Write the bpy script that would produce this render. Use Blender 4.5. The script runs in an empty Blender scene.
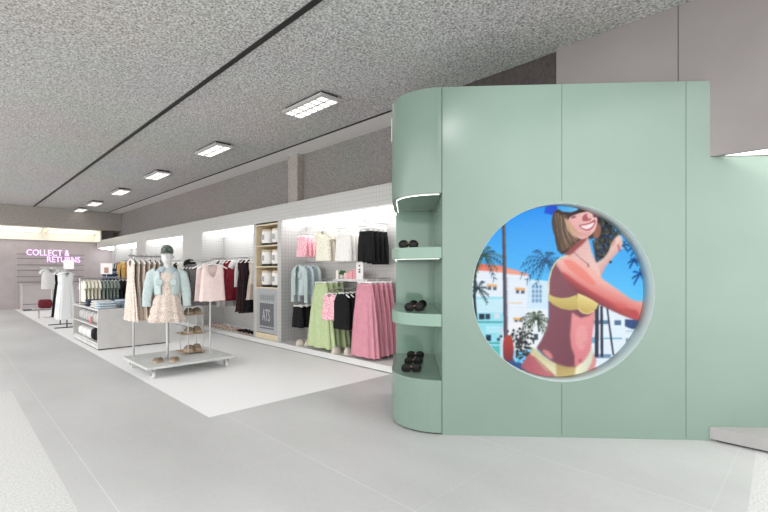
import bpy, bmesh, math, random
import numpy as np
from mathutils import Vector, Matrix
random.seed(7)
PI = math.pi
S2 = math.sqrt(.5)
C = bpy.context.scene.collection
sc = bpy.context.scene

# ------------------------------------------------------------------ materials
def lin(c):
    return tuple((v/255/12.92 if v/255 <= .04045 else ((v/255+.055)/1.055)**2.4) for v in c)

def new_mat(name):
    m = bpy.data.materials.new(name); m.use_nodes = True
    nt = m.node_tree; b = nt.nodes['Principled BSDF']
    return m, nt, b

def plain(name, rgb, rough=.6, metal=0., spec=.5, coat=0.):
    m, nt, b = new_mat(name)
    b.inputs['Base Color'].default_value = (*lin(rgb), 1)
    b.inputs['Roughness'].default_value = rough
    b.inputs['Metallic'].default_value = metal
    b.inputs['Specular IOR Level'].default_value = spec
    b.inputs['Coat Weight'].default_value = coat
    return m

def noisy(name, rgb1, rgb2, scale, rough=.8, bump=0., dist=.01, detail=4, lo=.35, hi=.65, spec=.4, coord='Object', stretch=None):
    m, nt, b = new_mat(name); N, L = nt.nodes, nt.links
    tc = N.new('ShaderNodeTexCoord'); nz = N.new('ShaderNodeTexNoise'); cr = N.new('ShaderNodeValToRGB')
    nz.inputs['Scale'].default_value = scale; nz.inputs['Detail'].default_value = detail
    src = tc.outputs[coord]
    if stretch:
        mp = N.new('ShaderNodeMapping'); mp.inputs['Scale'].default_value = stretch
        L.new(src, mp.inputs['Vector']); src = mp.outputs['Vector']
    L.new(src, nz.inputs['Vector']); L.new(nz.outputs['Fac'], cr.inputs['Fac'])
    cr.color_ramp.elements[0].position = lo; cr.color_ramp.elements[1].position = hi
    cr.color_ramp.elements[0].color = (*lin(rgb1), 1); cr.color_ramp.elements[1].color = (*lin(rgb2), 1)
    L.new(cr.outputs['Color'], b.inputs['Base Color'])
    b.inputs['Roughness'].default_value = rough; b.inputs['Specular IOR Level'].default_value = spec
    if bump:
        bp = N.new('ShaderNodeBump'); bp.inputs['Strength'].default_value = bump; bp.inputs['Distance'].default_value = dist
        L.new(nz.outputs['Fac'], bp.inputs['Height']); L.new(bp.outputs['Normal'], b.inputs['Normal'])
    return m

def emis(name, rgb, strength):
    m, nt, b = new_mat(name)
    b.inputs['Base Color'].default_value = (*lin(rgb), 1)
    b.inputs['Emission Color'].default_value = (*lin(rgb), 1)
    b.inputs['Emission Strength'].default_value = strength
    b.inputs['Roughness'].default_value = .5
    return m

def tile_mat(name, tile, grout, pitch=.066, w=.06, rough=.35):
    m, nt, b = new_mat(name); N, L = nt.nodes, nt.links
    g = N.new('ShaderNodeNewGeometry')
    sp = N.new('ShaderNodeSeparateXYZ'); sn = N.new('ShaderNodeSeparateXYZ')
    L.new(g.outputs['Position'], sp.inputs[0]); L.new(g.outputs['Normal'], sn.inputs[0])
    def M(op, a, bb=None):
        n = N.new('ShaderNodeMath'); n.operation = op
        for i, v in enumerate((a, bb)):
            if v is None: continue
            if isinstance(v, (int, float)): n.inputs[i].default_value = v
            else: L.new(v, n.inputs[i])
        return n.outputs[0]
    tot = None
    for ax in range(3):
        f = M('FRACT', M('DIVIDE', M('ADD', sp.outputs[ax], 50.013), pitch))
        ln = M('LESS_THAN', f, w)
        mask = M('LESS_THAN', M('ABSOLUTE', sn.outputs[ax]), .5)
        v = M('MULTIPLY', ln, mask)
        tot = v if tot is None else M('MAXIMUM', tot, v)
    mx = N.new('ShaderNodeMix'); mx.data_type = 'RGBA'
    L.new(tot, mx.inputs[0]); mx.inputs[6].default_value = (*lin(tile), 1); mx.inputs[7].default_value = (*lin(grout), 1)
    L.new(mx.outputs[2], b.inputs['Base Color']); b.inputs['Roughness'].default_value = rough
    bp = N.new('ShaderNodeBump'); bp.inputs['Strength'].default_value = .3; bp.inputs['Distance'].default_value = .003; bp.invert = True
    L.new(tot, bp.inputs['Height']); L.new(bp.outputs['Normal'], b.inputs['Normal'])
    return m

def print_mat(name, base, blots, scale=55, cut=.56, rough=.85):
    """printed cloth: a base colour with several scattered blot colours"""
    m, nt, b = new_mat(name); N, L = nt.nodes, nt.links
    tc = N.new('ShaderNodeTexCoord'); cur = None
    for i, c in enumerate(blots):
        mp = N.new('ShaderNodeMapping'); mp.inputs['Location'].default_value = (3.1*i, 1.7*i, 5.3*i)
        L.new(tc.outputs['Object'], mp.inputs['Vector'])
        nz = N.new('ShaderNodeTexNoise'); nz.inputs['Scale'].default_value = scale; nz.inputs['Detail'].default_value = 2
        L.new(mp.outputs['Vector'], nz.inputs['Vector'])
        cr = N.new('ShaderNodeValToRGB'); cr.color_ramp.elements[0].position = cut; cr.color_ramp.elements[1].position = cut+.04
        L.new(nz.outputs['Fac'], cr.inputs['Fac'])
        mx = N.new('ShaderNodeMix'); mx.data_type = 'RGBA'
        L.new(cr.outputs['Color'], mx.inputs[0])
        if cur is None: mx.inputs[6].default_value = (*lin(base), 1)
        else: L.new(cur, mx.inputs[6])
        mx.inputs[7].default_value = (*lin(c), 1); cur = mx.outputs[2]
    L.new(cur, b.inputs['Base Color']); b.inputs['Roughness'].default_value = rough
    b.inputs['Specular IOR Level'].default_value = .2
    return m

def cloth(name, rgb, var=12, scale=30, rough=.9, bump=.15):
    lo = tuple(max(0, v-var) for v in rgb); hi = tuple(min(255, v+var) for v in rgb)
    return noisy(name, lo, hi, scale, rough, bump, .004, spec=.2)

def stripes(name, a, bcol, per=.03, rough=.85, axis='X'):
    m, nt, b = new_mat(name); N, L = nt.nodes, nt.links
    tc = N.new('ShaderNodeTexCoord'); wv = N.new('ShaderNodeTexWave'); wv.bands_direction = axis
    wv.inputs['Scale'].default_value = .314/per; wv.inputs['Distortion'].default_value = .6
    L.new(tc.outputs['Object'], wv.inputs['Vector'])
    cr = N.new('ShaderNodeValToRGB'); cr.color_ramp.elements[0].position = .4; cr.color_ramp.elements[1].position = .6
    cr.color_ramp.elements[0].color = (*lin(a), 1); cr.color_ramp.elements[1].color = (*lin(bcol), 1)
    L.new(wv.outputs['Fac'], cr.inputs['Fac']); L.new(cr.outputs['Color'], b.inputs['Base Color'])
    b.inputs['Roughness'].default_value = rough; b.inputs['Specular IOR Level'].default_value = .2
    return m

def concrete_floor():
    m, nt, b = new_mat('floor_concrete_tile'); N, L = nt.nodes, nt.links
    g = N.new('ShaderNodeNewGeometry')
    def noise(scale, detail, stretch=None):
        n = N.new('ShaderNodeTexNoise'); n.inputs['Scale'].default_value = scale; n.inputs['Detail'].default_value = detail
        src = g.outputs['Position']
        if stretch:
            mp = N.new('ShaderNodeMapping'); mp.inputs['Scale'].default_value = stretch
            L.new(src, mp.inputs['Vector']); src = mp.outputs['Vector']
        L.new(src, n.inputs['Vector'])
        return n
    n1 = noise(.9, 6, (1, .45, 1)); n2 = noise(45, 3)
    cr = N.new('ShaderNodeValToRGB'); e = cr.color_ramp.elements
    e[0].position, e[1].position = .3, .7
    e[0].color = (*lin((170, 170, 170)), 1); e[1].color = (*lin((191, 191, 191)), 1)
    L.new(n1.outputs['Fac'], cr.inputs['Fac'])
    mx = N.new('ShaderNodeMix'); mx.data_type = 'RGBA'; mx.blend_type = 'OVERLAY'; mx.inputs[0].default_value = .10
    L.new(cr.outputs['Color'], mx.inputs[6]); L.new(n2.outputs['Color'], mx.inputs[7])
    # joints: pale lines on a 1.22 m module
    sp = N.new('ShaderNodeSeparateXYZ'); L.new(g.outputs['Position'], sp.inputs[0])
    def M(op, a, bb=None):
        n = N.new('ShaderNodeMath'); n.operation = op
        for i, v in enumerate((a, bb)):
            if v is None: continue
            if isinstance(v, (int, float)): n.inputs[i].default_value = v
            else: L.new(v, n.inputs[i])
        return n.outputs[0]
    def line(ax, off, pitch, w):
        f = M('FRACT', M('DIVIDE', M('ADD', sp.outputs[ax], 100*pitch-off), pitch))
        return M('LESS_THAN', f, w/pitch)
    j = M('MAXIMUM', line(0, .712, 1.22, .007), M('MULTIPLY', line(1, 2.9, 1.22, .006), .45))
    mj = N.new('ShaderNodeMix'); mj.data_type = 'RGBA'
    L.new(M('MULTIPLY', j, .36), mj.inputs[0]); L.new(mx.outputs[2], mj.inputs[6]); mj.inputs[7].default_value = (*lin((222, 220, 218)), 1)
    L.new(mj.outputs[2], b.inputs['Base Color'])
    b.inputs['Roughness'].default_value = .42; b.inputs['Specular IOR Level'].default_value = .35
    return m

def ceiling_mat(name, a, c, scale=24, bump=.9, dist=.03):
    m, nt, b = new_mat(name); N, L = nt.nodes, nt.links
    g = N.new('ShaderNodeNewGeometry')
    n1 = N.new('ShaderNodeTexNoise'); n1.inputs['Scale'].default_value = scale; n1.inputs['Detail'].default_value = 5; n1.inputs['Roughness'].default_value = .65
    n2 = N.new('ShaderNodeTexNoise'); n2.inputs['Scale'].default_value = .5; n2.inputs['Detail'].default_value = 2
    L.new(g.outputs['Position'], n1.inputs['Vector']); L.new(g.outputs['Position'], n2.inputs['Vector'])
    cr = N.new('ShaderNodeValToRGB'); e = cr.color_ramp.elements; e[0].position, e[1].position = .34, .62
    e[0].color = (*lin(a), 1); e[1].color = (*lin(c), 1)
    L.new(n1.outputs['Fac'], cr.inputs['Fac'])
    mx = N.new('ShaderNodeMix'); mx.data_type = 'RGBA'; mx.blend_type = 'OVERLAY'; mx.inputs[0].default_value = .12
    L.new(cr.outputs['Color'], mx.inputs[6]); L.new(n2.outputs['Color'], mx.inputs[7])
    L.new(mx.outputs[2], b.inputs['Base Color'])
    bp = N.new('ShaderNodeBump'); bp.inputs['Strength'].default_value = bump; bp.inputs['Distance'].default_value = dist
    L.new(n1.outputs['Fac'], bp.inputs['Height']); L.new(bp.outputs['Normal'], b.inputs['Normal'])
    b.inputs['Roughness'].default_value = .95; b.inputs['Specular IOR Level'].default_value = .1
    return m

M = {}
M['floor'] = concrete_floor()
M['insert'] = noisy('floor_pale_insert', (226, 226, 226), (234, 234, 234), 60, .5, .05, .002)
M['terrazzo'] = noisy('floor_terrazzo', (182, 182, 181), (200, 200, 199), 70, .45, 0, lo=.42, hi=.55)
M['ceiling'] = ceiling_mat('ceiling_sprayed_concrete', (128, 127, 125), (228, 227, 225), scale=46, bump=1., dist=.025)
M['wall_text'] = ceiling_mat('wall_sprayed_concrete', (124, 119, 116), (164, 159, 156), scale=42, bump=1., dist=.035)
M['ceil_edge'] = noisy('ceiling_edge_plaster', (222, 219, 217), (228, 225, 223), 30, .9)
M['wall_shade'] = noisy('wall_unlit_tone', (66, 60, 59), (80, 74, 72), 30, .9)  # dark tone paints the shade of an unlit recess
M['beam'] = noisy('beam_concrete', (150, 144, 138), (166, 160, 154), 20, .9)
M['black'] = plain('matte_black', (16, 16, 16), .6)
M['shadowgap'] = plain('shadow_gap_dark', (45, 43, 42), .8)
M['tile'] = tile_mat('wall_small_square_tile', (175, 174, 172), (142, 141, 139))
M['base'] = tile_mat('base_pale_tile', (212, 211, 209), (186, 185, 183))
M['greywall'] = noisy('grey_wall_panel', (166, 157, 159), (172, 163, 165), 3, .6)
M['bulkhead'] = noisy('bulkhead_grey_panel', (134, 128, 127), (138, 132, 131), 2, .5)
M['green'] = noisy('sage_green_lacquer', (113, 133, 122), (116, 136, 125), 2, .22, spec=.5)
M['green_shelf'] = noisy('sage_green_shelf', (122, 148, 133), (125, 151, 136), 2, .25)
M['green_gloss'] = plain('sage_green_gloss', (120, 148, 132), .07)
M['reveal'] = plain('reveal_lit_tone', (166, 182, 180), .5)  # light from screen and room on the rim is put into this colour
M['seam'] = plain('panel_seam_green', (70, 88, 78), .6)
M['led'] = emis('led_strip_glow', (255, 255, 250), 2.5)
M['lamp'] = emis('ceiling_lamp_glow', (255, 253, 250), 1.25)
M['baylight'] = emis('bay_light_glow', (255, 255, 255), 3.1)
M['farlight'] = emis('far_light_panel_glow', (255, 253, 240), 1.6)
M['soffit'] = emis('soffit_glow', (255, 253, 250), 2.6)
M['pinkneon'] = emis('sign_pink_glow', (238, 190, 250), 1.0)
M['cream_band'] = plain('cream_fascia', (228, 224, 212), .6)
M['lamp_box'] = plain('lamp_housing_grey', (176, 174, 172), .5)
M['white'] = plain('white_plastic', (232, 230, 228), .45)
M['offwhite'] = plain('offwhite_paint', (214, 212, 210), .5)
M['stone'] = noisy('plinth_pale_laminate', (184, 182, 180), (194, 192, 190), 4, .5)
M['plinth'] = noisy('plinth_mid_grey', (150, 148, 147), (157, 155, 154), 4, .5)
M['platform'] = noisy('platform_zinc', (180, 182, 180), (192, 194, 192), 6, .45)
M['steel'] = plain('brushed_steel', (176, 176, 176), .35, .8)
M['darksteel'] = plain('dark_steel', (60, 60, 60), .4, .8)
M['wood'] = noisy('pale_oak', (200, 184, 154), (214, 200, 174), 6, .6, stretch=(8, 8, .8))
M['ply'] = noisy('shoe_shelf_wood', (150, 128, 100), (172, 150, 122), 10, .6, stretch=(1, 9, 9))
M['poster_grey'] = plain('poster_grey', (158, 160, 164), .5)
M['poster_dark'] = plain('poster_dark', (92, 93, 96), .5)
M['poster_white'] = plain('poster_letter_white', (176, 177, 179), .5)
M['counter'] = noisy('counter_grey', (174, 165, 167), (180, 171, 173), 3, .6)
M['mannequin'] = plain('mannequin_pale_grey', (206, 206, 204), .5)
M['glass_black'] = plain('black_acetate', (12, 12, 12), .3, spec=.3)
M['lens'] = plain('dark_lens', (18, 15, 15), .35, spec=.2)
M['tan'] = plain('tan_metal', (168, 120, 96), .3, .5)
# cloth
CL = {
 'denim': cloth('light_denim', (180, 194, 193), 12, 80), 'denim_d': cloth('denim_shadowed', (160, 178, 184), 14, 60),
 'black': cloth('black_cloth', (26, 25, 27), 5), 'burgundy': cloth('burgundy_cloth', (112, 30, 42), 10),
 'cream': cloth('cream_cloth', (212, 204, 194), 8), 'white': cloth('white_cloth', (210, 208, 207), 6),
 'pinkskirt': cloth('rose_pink_cloth', (206, 142, 156), 4, 14, .9, .05), 'green': cloth('apple_green_cloth', (184, 199, 154), 4, 14, .9, .05),
 'blush': cloth('blush_pink_cloth', (224, 204, 200), 4, 14, .9, .05), 'charcoal': cloth('charcoal_cloth', (112, 108, 108), 10),
 'brown': cloth('dark_brown_cloth', (52, 36, 38), 8), 'mustard': cloth('mustard_cloth', (190, 152, 92), 12),
 'navy': cloth('navy_denim', (44, 52, 76), 10), 'blue': cloth('mid_blue_denim', (120, 142, 164), 14),
 'pale_blue': cloth('pale_blue_denim', (186, 200, 208), 10), 'sage_grey': cloth('grey_green_knit', (132, 142, 136), 14),
 'grey': cloth('grey_cloth', (176, 174, 173), 8), 'wine': cloth('wine_cloth', (104, 36, 46), 12),
 'floral': print_mat('beige_floral_print', (222, 208, 192), [(160, 138, 120), (196, 170, 150), (222, 214, 204)], 120, .52),
 'floral2': print_mat('brown_floral_print', (190, 174, 158), [(130, 110, 96), (168, 144, 126), (216, 206, 196)], 120, .51),
 'floral3': print_mat('cream_floral_print', (224, 214, 206), [(190, 168, 152), (170, 152, 138)], 120, .54),
 'pinkprint': print_mat('pink_white_print', (238, 176, 188), [(214, 92, 122), (244, 232, 234)], 60, .54),
 'eyelet': print_mat('white_eyelet_cloth', (232, 230, 226), [(196, 190, 184)], 90, .6),
 'lemon': print_mat('cream_lemon_print', (232, 228, 214), [(220, 212, 168), (206, 208, 196)], 30, .58),
 'ltstripe': stripes('grey_white_stripe', (224, 224, 223), (208, 209, 211), .03),
 'camo': print_mat('dark_green_cap_cloth', (84, 96, 88), [(56, 64, 60), (120, 130, 120)], 40, .54),
 'clog': cloth('cream_clog', (216, 206, 192), 8), 'sandal': cloth('brown_sandal', (126, 111, 94), 14), 'sole': plain('cork_sole', (166, 147, 124), .8),
 'pinkshoe': cloth('pale_pink_sandal', (222, 196, 190), 8),
}

# ------------------------------------------------------------------ helpers
class MB:
    def __init__(self): self.bm = bmesh.new()
    def box(self, x0, x1, y0, y1, z0, z1):
        r = bmesh.ops.create_cube(self.bm, size=1, matrix=Matrix.Translation(((x0+x1)/2, (y0+y1)/2, (z0+z1)/2)) @ Matrix.Diagonal((x1-x0, y1-y0, z1-z0, 1)))
        return self
    def tube(self, pts, r, n=8, cap=True):
        pts = [Vector(p) for p in pts]; rings = []
        for i, p in enumerate(pts):
            t = (pts[min(i+1, len(pts)-1)]-pts[max(i-1, 0)]).normalized()
            up = Vector((0, 0, 1)) if abs(t.z) < .9 else Vector((0, 1, 0))
            a = t.cross(up).normalized(); b = t.cross(a).normalized()
            rr = r[i] if isinstance(r, (list, tuple)) else r
            rings.append([self.bm.verts.new(p+(a*math.cos(2*PI*k/n)+b*math.sin(2*PI*k/n))*rr) for k in range(n)])
        self._join(rings)
        if cap:
            self.bm.faces.new(rings[0][::-1]); self.bm.faces.new(rings[-1])
        return self
    def _join(self, rings, closed=True):
        n = len(rings[0])
        for A, B in zip(rings, rings[1:]):
            for k in range(n if closed else n-1):
                j = (k+1) % n
                self.bm.faces.new((A[k], A[j], B[j], B[k]))
    def loft(self, rings, closed=True, cap0=False, cap1=False):
        R = [[self.bm.verts.new(p) for p in r] for r in rings]
        self._join(R, closed)
        if cap0: self.bm.faces.new(R[0][::-1])
        if cap1: self.bm.faces.new(R[-1])
        return self
    def prism(self, poly, z0, z1):
        a = [self.bm.verts.new((x, y, z0)) for x, y in poly]; b = [self.bm.verts.new((x, y, z1)) for x, y in poly]
        n = len(poly)
        for k in range(n): self.bm.faces.new((a[k], a[(k+1) % n], b[(k+1) % n], b[k]))
        self.bm.faces.new(a[::-1]); self.bm.faces.new(b)
        return self
    def ball(self, c, rx, ry, rz, u=14, v=9):
        bmesh.ops.create_uvsphere(self.bm, u_segments=u, v_segments=v, radius=1, matrix=Matrix.Translation(c) @ Matrix.Diagonal((rx, ry, rz, 1)))
        return self
    def mesh(self, name, m, smooth=False):
        bmesh.ops.recalc_face_normals(self.bm, faces=self.bm.faces)
        me = bpy.data.meshes.new(name); self.bm.to_mesh(me); self.bm.free()
        if m: me.materials.append(m)
        if smooth:
            for p in me.polygons: p.use_smooth = True
        return me
    def build(self, name, m, parent=None, smooth=False):
        return link(name, self.mesh(name, m, smooth), parent)

def link(name, me, parent=None):
    o = bpy.data.objects.new(name, me); C.objects.link(o)
    if parent: o.parent = parent
    return o

def thing(name, label, cat, loc=(0, 0, 0), rz=0, group=None):
    o = bpy.data.objects.new(name, None); C.objects.link(o)
    o.empty_display_size = .1
    o.location = loc; o.rotation_euler = (0, 0, rz); o['label'] = label; o['category'] = cat
    if group: o['group'] = group
    return o
def tag(o, label, cat, group=None):
    o['label'] = label; o['category'] = cat
    if group: o['group'] = group
    return o
def struct(name, mb, m, smooth=False):
    o = mb.build(name, m, None, smooth); o['kind'] = 'structure'; return o
def bevel(o, w=.01, seg=2):
    md = o.modifiers.new('bevel', 'BEVEL'); md.width = w; md.segments = seg; md.limit_method = 'ANGLE'; return o
def copy_thing(root, loc, rz, label, group=None):
    r = root.copy(); C.objects.link(r); r.location = loc; r.rotation_euler = (0, 0, rz); r['label'] = label
    if group: r['group'] = group
    for ch in list(root.children):
        c = ch.copy(); C.objects.link(c); c.parent = r
        for g in ch.children:
            d = g.copy(); C.objects.link(d); d.parent = c
    return r

# ------------------------------------------------------------------ room shell
CEIL = 3.69
def flat(name, quads, mats):
    bm = bmesh.new(); me = bpy.data.meshes.new(name)
    for m in mats: me.materials.append(m)
    ed = lambda x, y: .368-.0495*(4.46-x) if y == .34 else y
    for (x0, x1, y0, y1, i) in quads:
        f = bm.faces.new([bm.verts.new((x, ed(x, y), 0)) for x, y in ((x0, y0), (x1, y0), (x1, y1), (x0, y1))]); f.material_index = i
    bm.to_mesh(me); bm.free()
    o = link(name, me); o['kind'] = 'structure'; return o
# x bands: pale insert 1.78..4.4 / y 4.15..20.9; terrazzo x<.55 y<6.68 and y>7.75; terrazzo y<.34
flat('floor', [(-9, .55, .34, 6.7, 1), (-9, .55, 6.7, 7.72, 0), (-9, .47, 7.72, 21.4, 1), (.47, .55, 7.72, 21.4, 0),
               (.55, 1.785, .34, 21.4, 0), (1.785, 5.2, .34, 4.15, 0), (1.785, 5.2, 4.15, 21.4, 2), (-9, 5.2, -8, .34, 1)],
     [M['floor'], M['terrazzo'], M['insert']])
struct('ceiling', MB().box(-1.1, 5.2, -1.2, 21.4, CEIL, CEIL+.2), M['ceiling'])
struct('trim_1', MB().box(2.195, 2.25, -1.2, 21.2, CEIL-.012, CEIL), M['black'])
struct('trim_2', MB().box(4.485, 4.515, 3.2, 20.6, CEIL-.012, CEIL), M['shadowgap'])
struct('ceiling_edge', MB().box(4.515, 4.968, 3.0, 20.0, CEIL-.008, CEIL-.001), M['ceil_edge'])
struct('wall_right', MB().box(4.97, 5.15, 3.0, 21.2, 2.5, CEIL), M['wall_text'])
for y in (7.38,):
    struct('pilaster', MB().box(4.84, 4.968, y-.16, y+.16, 2.63, CEIL-.002), M['beam'])
struct('wall_shade_panel', MB().box(4.515, 4.6, 1.95, 3.3, 2.3, CEIL-.002), M['wall_shade'])  # dark sheet standing in for the unlit area above the green wall
# far wall, beam and light panels
FY = 20.9
struct('wall_far', MB().box(-4, 5.1, FY, FY+.2, 0, CEIL), M['greywall'])
struct('beam', MB().box(-4, 4.96, 19.75, 20.0, 2.985, CEIL-.002), M['beam'])
struct('ceiling_far_soffit', MB().box(-4, 4.96, 20.0, FY-.002, 3.0, 3.1), M['cream_band'])
struct('trim_3', MB().box(-4, 4.34, FY-.06, FY-.002, 2.56, 2.99), M['cream_band'])
struct('trim_4', MB().box(4.30, 4.34, 20.0, FY-.06, 2.56, 2.99), M['cream_band'])
# panel grooves on the far wall
for i, z in enumerate((2.02, 1.86, 1.62, 1.42, 1.18, .98)):
    struct('trim_%d' % (10+i), MB().box(1.86, 3.95, FY-.008, FY-.001, z, z+.018), M['poster_dark'])
for i, x in enumerate((1.86, 3.95)):
    struct('trim_%d' % (20+i), MB().box(x-.01, x+.01, FY-.008, FY-.001, .02, 2.35), M['counter'])
for i, (x0, x1) in enumerate(((-3.9, -1.2), (-.9, 2.5), (2.75, 4.2))):
    t = thing('light_panel', ('long glowing light panel above the far wall near the corner', 'glowing light panel above the pink sign, second from the corner', 'glowing light panel above the far wall, furthest from the tiled bays')[2-i], 'ceiling light', ((x0+x1)/2, 20.42, 2.93), 0, 'light panels above the far wall'); t.rotation_euler.x = -.13
    h = (x1-x0)/2
    MB().box(-h, h, -.4, .4, -.02, -.012).build('diffuser', M['farlight'], t)
    f = MB().box(-h-.03, h+.03, .4, .42, -.03, -.001).box(-h-.03, h+.03, -.42, -.4, -.03, -.001).box(-h-.03, -h, -.4, .4, -.03, -.001).box(h, h+.03, -.4, .4, -.03, -.001)
    f.build('frame', M['cream_band'], t)

# tiled display wall with open bays
FX, BX = 4.35, 4.9
b = MB()
struct('wall_tiled_fascia', MB().box(FX, BX-.002, 3.2, FY-.15, 2.33, 2.62), M['tile'])
struct('wall_tiled', MB().box(BX, 4.968, 3.2, FY-.01, 0, 2.62), M['tile'])
bays = [(3.28, 7.01), (8.03, 10.52), (11.72, 14.7), (15.6, 18.1), (18.25, FY-.16)]
piers = [(3.2, 3.28), (7.01, 7.12), (7.95, 8.03), (10.52, 11.72), (14.7, 15.6), (18.1, 18.25)]
for y0, y1 in piers:
    struct('pillar', MB().box(FX, BX-.002, y0, y1, .1, 2.33), M['tile'])
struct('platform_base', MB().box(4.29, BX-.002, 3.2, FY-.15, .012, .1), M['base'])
struct('trim_5', MB().box(4.305, BX-.01, 3.2, FY-.15, .0, .012), M['black'])  # black strip drawn as the shadow line under the base
for k, (y0, y1) in enumerate(bays):
    t = thing('bay_light', ('glowing white light panel in the top of the bay with pink and green skirts', 'glowing white light panel in the top of the bay with the burgundy dress', 'glowing white light panel in the top of the bay behind the mannequin', 'glowing white light panel in the top of the bay behind the mustard jacket', 'glowing white light panel in the top of the last bay by the far wall')[k], 'ceiling light', (4.63, (y0+y1)/2, 2.33), 0, 'light panels in the display bays'); t.rotation_euler.y = .13
    h = (y1-y0)/2-.01
    MB().box(-.25, .24, -h, h, -.052, -.042).build('diffuser', M['baylight'], t)
    MB().box(-.272, -.252, -h, h, -.056, -.038).build('trim_strip', M['white'], t)

# grey bulkhead and plinth at the shopfront
struct('wall_bulkhead', MB().box(4.468, 4.515, -4, 1.949, 2.346, CEIL-.002), M['bulkhead'])
struct('trim_6', MB().box(4.466, 4.4685, .8795, .8845, 2.35, CEIL-.002), M['shadowgap'])
struct('ceiling_soffit', MB().box(4.516, 7.2, -4, 1.9, 2.36, 2.44), M['cream_band'])
t = thing('soffit_light', 'glowing light strip under the grey bulkhead beside the green wall', 'ceiling light', (4.62, -1.2, 2.36))
MB().prism([(-.098, -2.5), (3.6, -2.5), (-.098, 1.775)], -.012, -.002).build('diffuser', M['soffit'], t)
# plinth: front along x=4.475, cut by the green wall at the back
struct('plinth', MB().prism([(4.464, -4), (8.8, -4), (4.484, .64), (4.464, .661)], .016, .115), M['plinth'])
struct('trim_7', MB().prism([(4.49, -4), (8.7, -4), (4.51, .58), (4.49, .62)], 0, .016), M['black'])

# ------------------------------------------------------------------ ceiling lamps
def make_lamp(label, loc):
    t = thing('ceiling_lamp', label, 'ceiling light', loc, 0, 'ceiling lamps in a row')
    hx, hy = .16, .45
    h = MB().box(-hx+.03, hx-.03, -hy+.03, hy-.03, -.035, 0)
    h.build('mount', M['shadowgap'], t)
    MB().box(-hx, hx, -hy, hy, -.07, -.035).build('housing', M['lamp_box'], t)
    MB().box(-hx+.02, hx-.02, -hy+.02, hy-.02, -.076, -.071).build('diffuser', M['lamp'], t)
    g = MB()
    for x in (-hx+.016, 0, hx-.016): g.box(x-.012, x+.012, -hy, hy, -.082, -.0765)
    for i in range(7):
        y = -hy+.016+(2*hy-.032)*i/6; g.box(-hx, hx, y-.012, y+.012, -.0815, -.0768)
    g.build('louver', M['lamp_box'], t)
    return t
ordn = ['first', 'second', 'third', 'fourth', 'fifth', 'sixth']
l0 = make_lamp('ceiling lamp with twelve glowing cells, nearest the green wall', (3.51, 4.92, CEIL-.0))
for k in range(1, 6):
    copy_thing(l0, (3.51, 4.92+3.05*k if k < 5 else 19.25, CEIL), 0, '%s ceiling lamp in the row counting from the green wall' % ordn[k], 'ceiling lamps in a row')
# ------------------------------------------------------------------ green display wall with screen
GH = 2.972
A = Vector((3.000, 2.300, 0)); ang = math.atan2(-.745, .667)
W = thing('display_unit', 'sage green display wall with a round screen opening and curved shelf end', 'display wall', A, ang)
RXL = 4.2
HC, HZ, HR = 1.0074, 1.2215, .7536
SB = 2.21           # where the bulkhead plane crosses
bm = bmesh.new()
N = 96
outer = []
# panel polygon with a stepped top and a round hole, front (y=0) and the reveal behind it
def panel_front(y):
    pts = [(0, .0), (RXL, .0), (RXL, 2.345), (SB, 2.345), (SB, GH), (0, GH)]
    vs = [bm.verts.new((x, y, z)) for x, z in pts]
    ev = [bm.edges.new((vs[i], vs[(i+1) % len(vs)])) for i in range(len(vs))]
    hs = [bm.verts.new((HC+HR*math.cos(2*PI*k/N), y, HZ+HR*math.sin(2*PI*k/N))) for k in range(N)]
    eh = [bm.edges.new((hs[i], hs[(i+1) % N])) for i in range(N)]
    bmesh.ops.triangle_fill(bm, use_beauty=True, use_dissolve=False, edges=ev+eh)
    return vs, hs
v0, h0 = panel_front(0.); v1, h1 = panel_front(.2)
for i in range(len(v0)): bm.faces.new((v0[i], v0[(i+1) % len(v0)], v1[(i+1) % len(v0)], v1[i]))
bmesh.ops.recalc_face_normals(bm, faces=bm.faces)
me = bpy.data.meshes.new('front_panel'); bm.to_mesh(me); bm.free(); me.materials.append(M['green'])
link('front_panel', me, W)
rv = MB().loft([[(HC+(HR-o_)*math.cos(2*PI*k/N), y_, HZ+(HR-o_)*math.sin(2*PI*k/N)) for k in range(N)] for o_, y_ in ((.0, .0005), (.003, .0005), (.003, .178), (.0, .178))]).build('screen_reveal', M['reveal'], W, True)
for x in (1.002, 2.01):
    z1 = GH
    if x < 1.5:
        MB().box(x-.0018, x+.0018, -.0012, .0, HZ+HR+.02, z1).build('panel_seam', M['seam'], W)
        MB().box(x-.0018, x+.0018, -.0012, .0, .02, HZ-HR-.02).build('panel_seam', M['seam'], W)
    else:
        MB().box(x-.002, x+.002, -.0012, .0, .02, z1).build('panel_seam', M['seam'], W)
MB().box(-.002, .0025, -.0025, .0, .012, GH).build('panel_seam', M['seam'], W)
RC = .445; D2 = 1.25
def quarter(r_in=0., back=D2, x1=-.001):
    r = RC-r_in
    arc = [(-r*math.sin(a), RC-r*math.cos(a)) for a in [PI/2*k/20 for k in range(21)]]
    return [(x1, RC-r)]+arc[1:]+[(-r, back), (x1, back)]
def slab(name, z0, z1, m):
    o = MB().prism(quarter(), z0, z1).build(name, m, W); return bevel(o, .004, 2)
MB().prism(quarter(.02), 0, .014).build('toe_kick', M['black'], W)
slab('base_drum', .014, .464, M['green']); slab('shelf', .924, 1.031, M['green_shelf']); slab('shelf', 1.508, 1.608, M['green_shelf']); slab('header_drum', 2.066, GH, M['green'])
MB().box(-.425, -.001, D2-.03, D2, .464, 2.066).build('back_panel', M['green_gloss'], W)
MB().box(.0, .03, .201, D2, .0, GH).build('side_panel', M['green'], W)
MB().box(.03, 1.9, .5, .53, .0, GH).build('rear_panel', M['green'], W)
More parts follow.
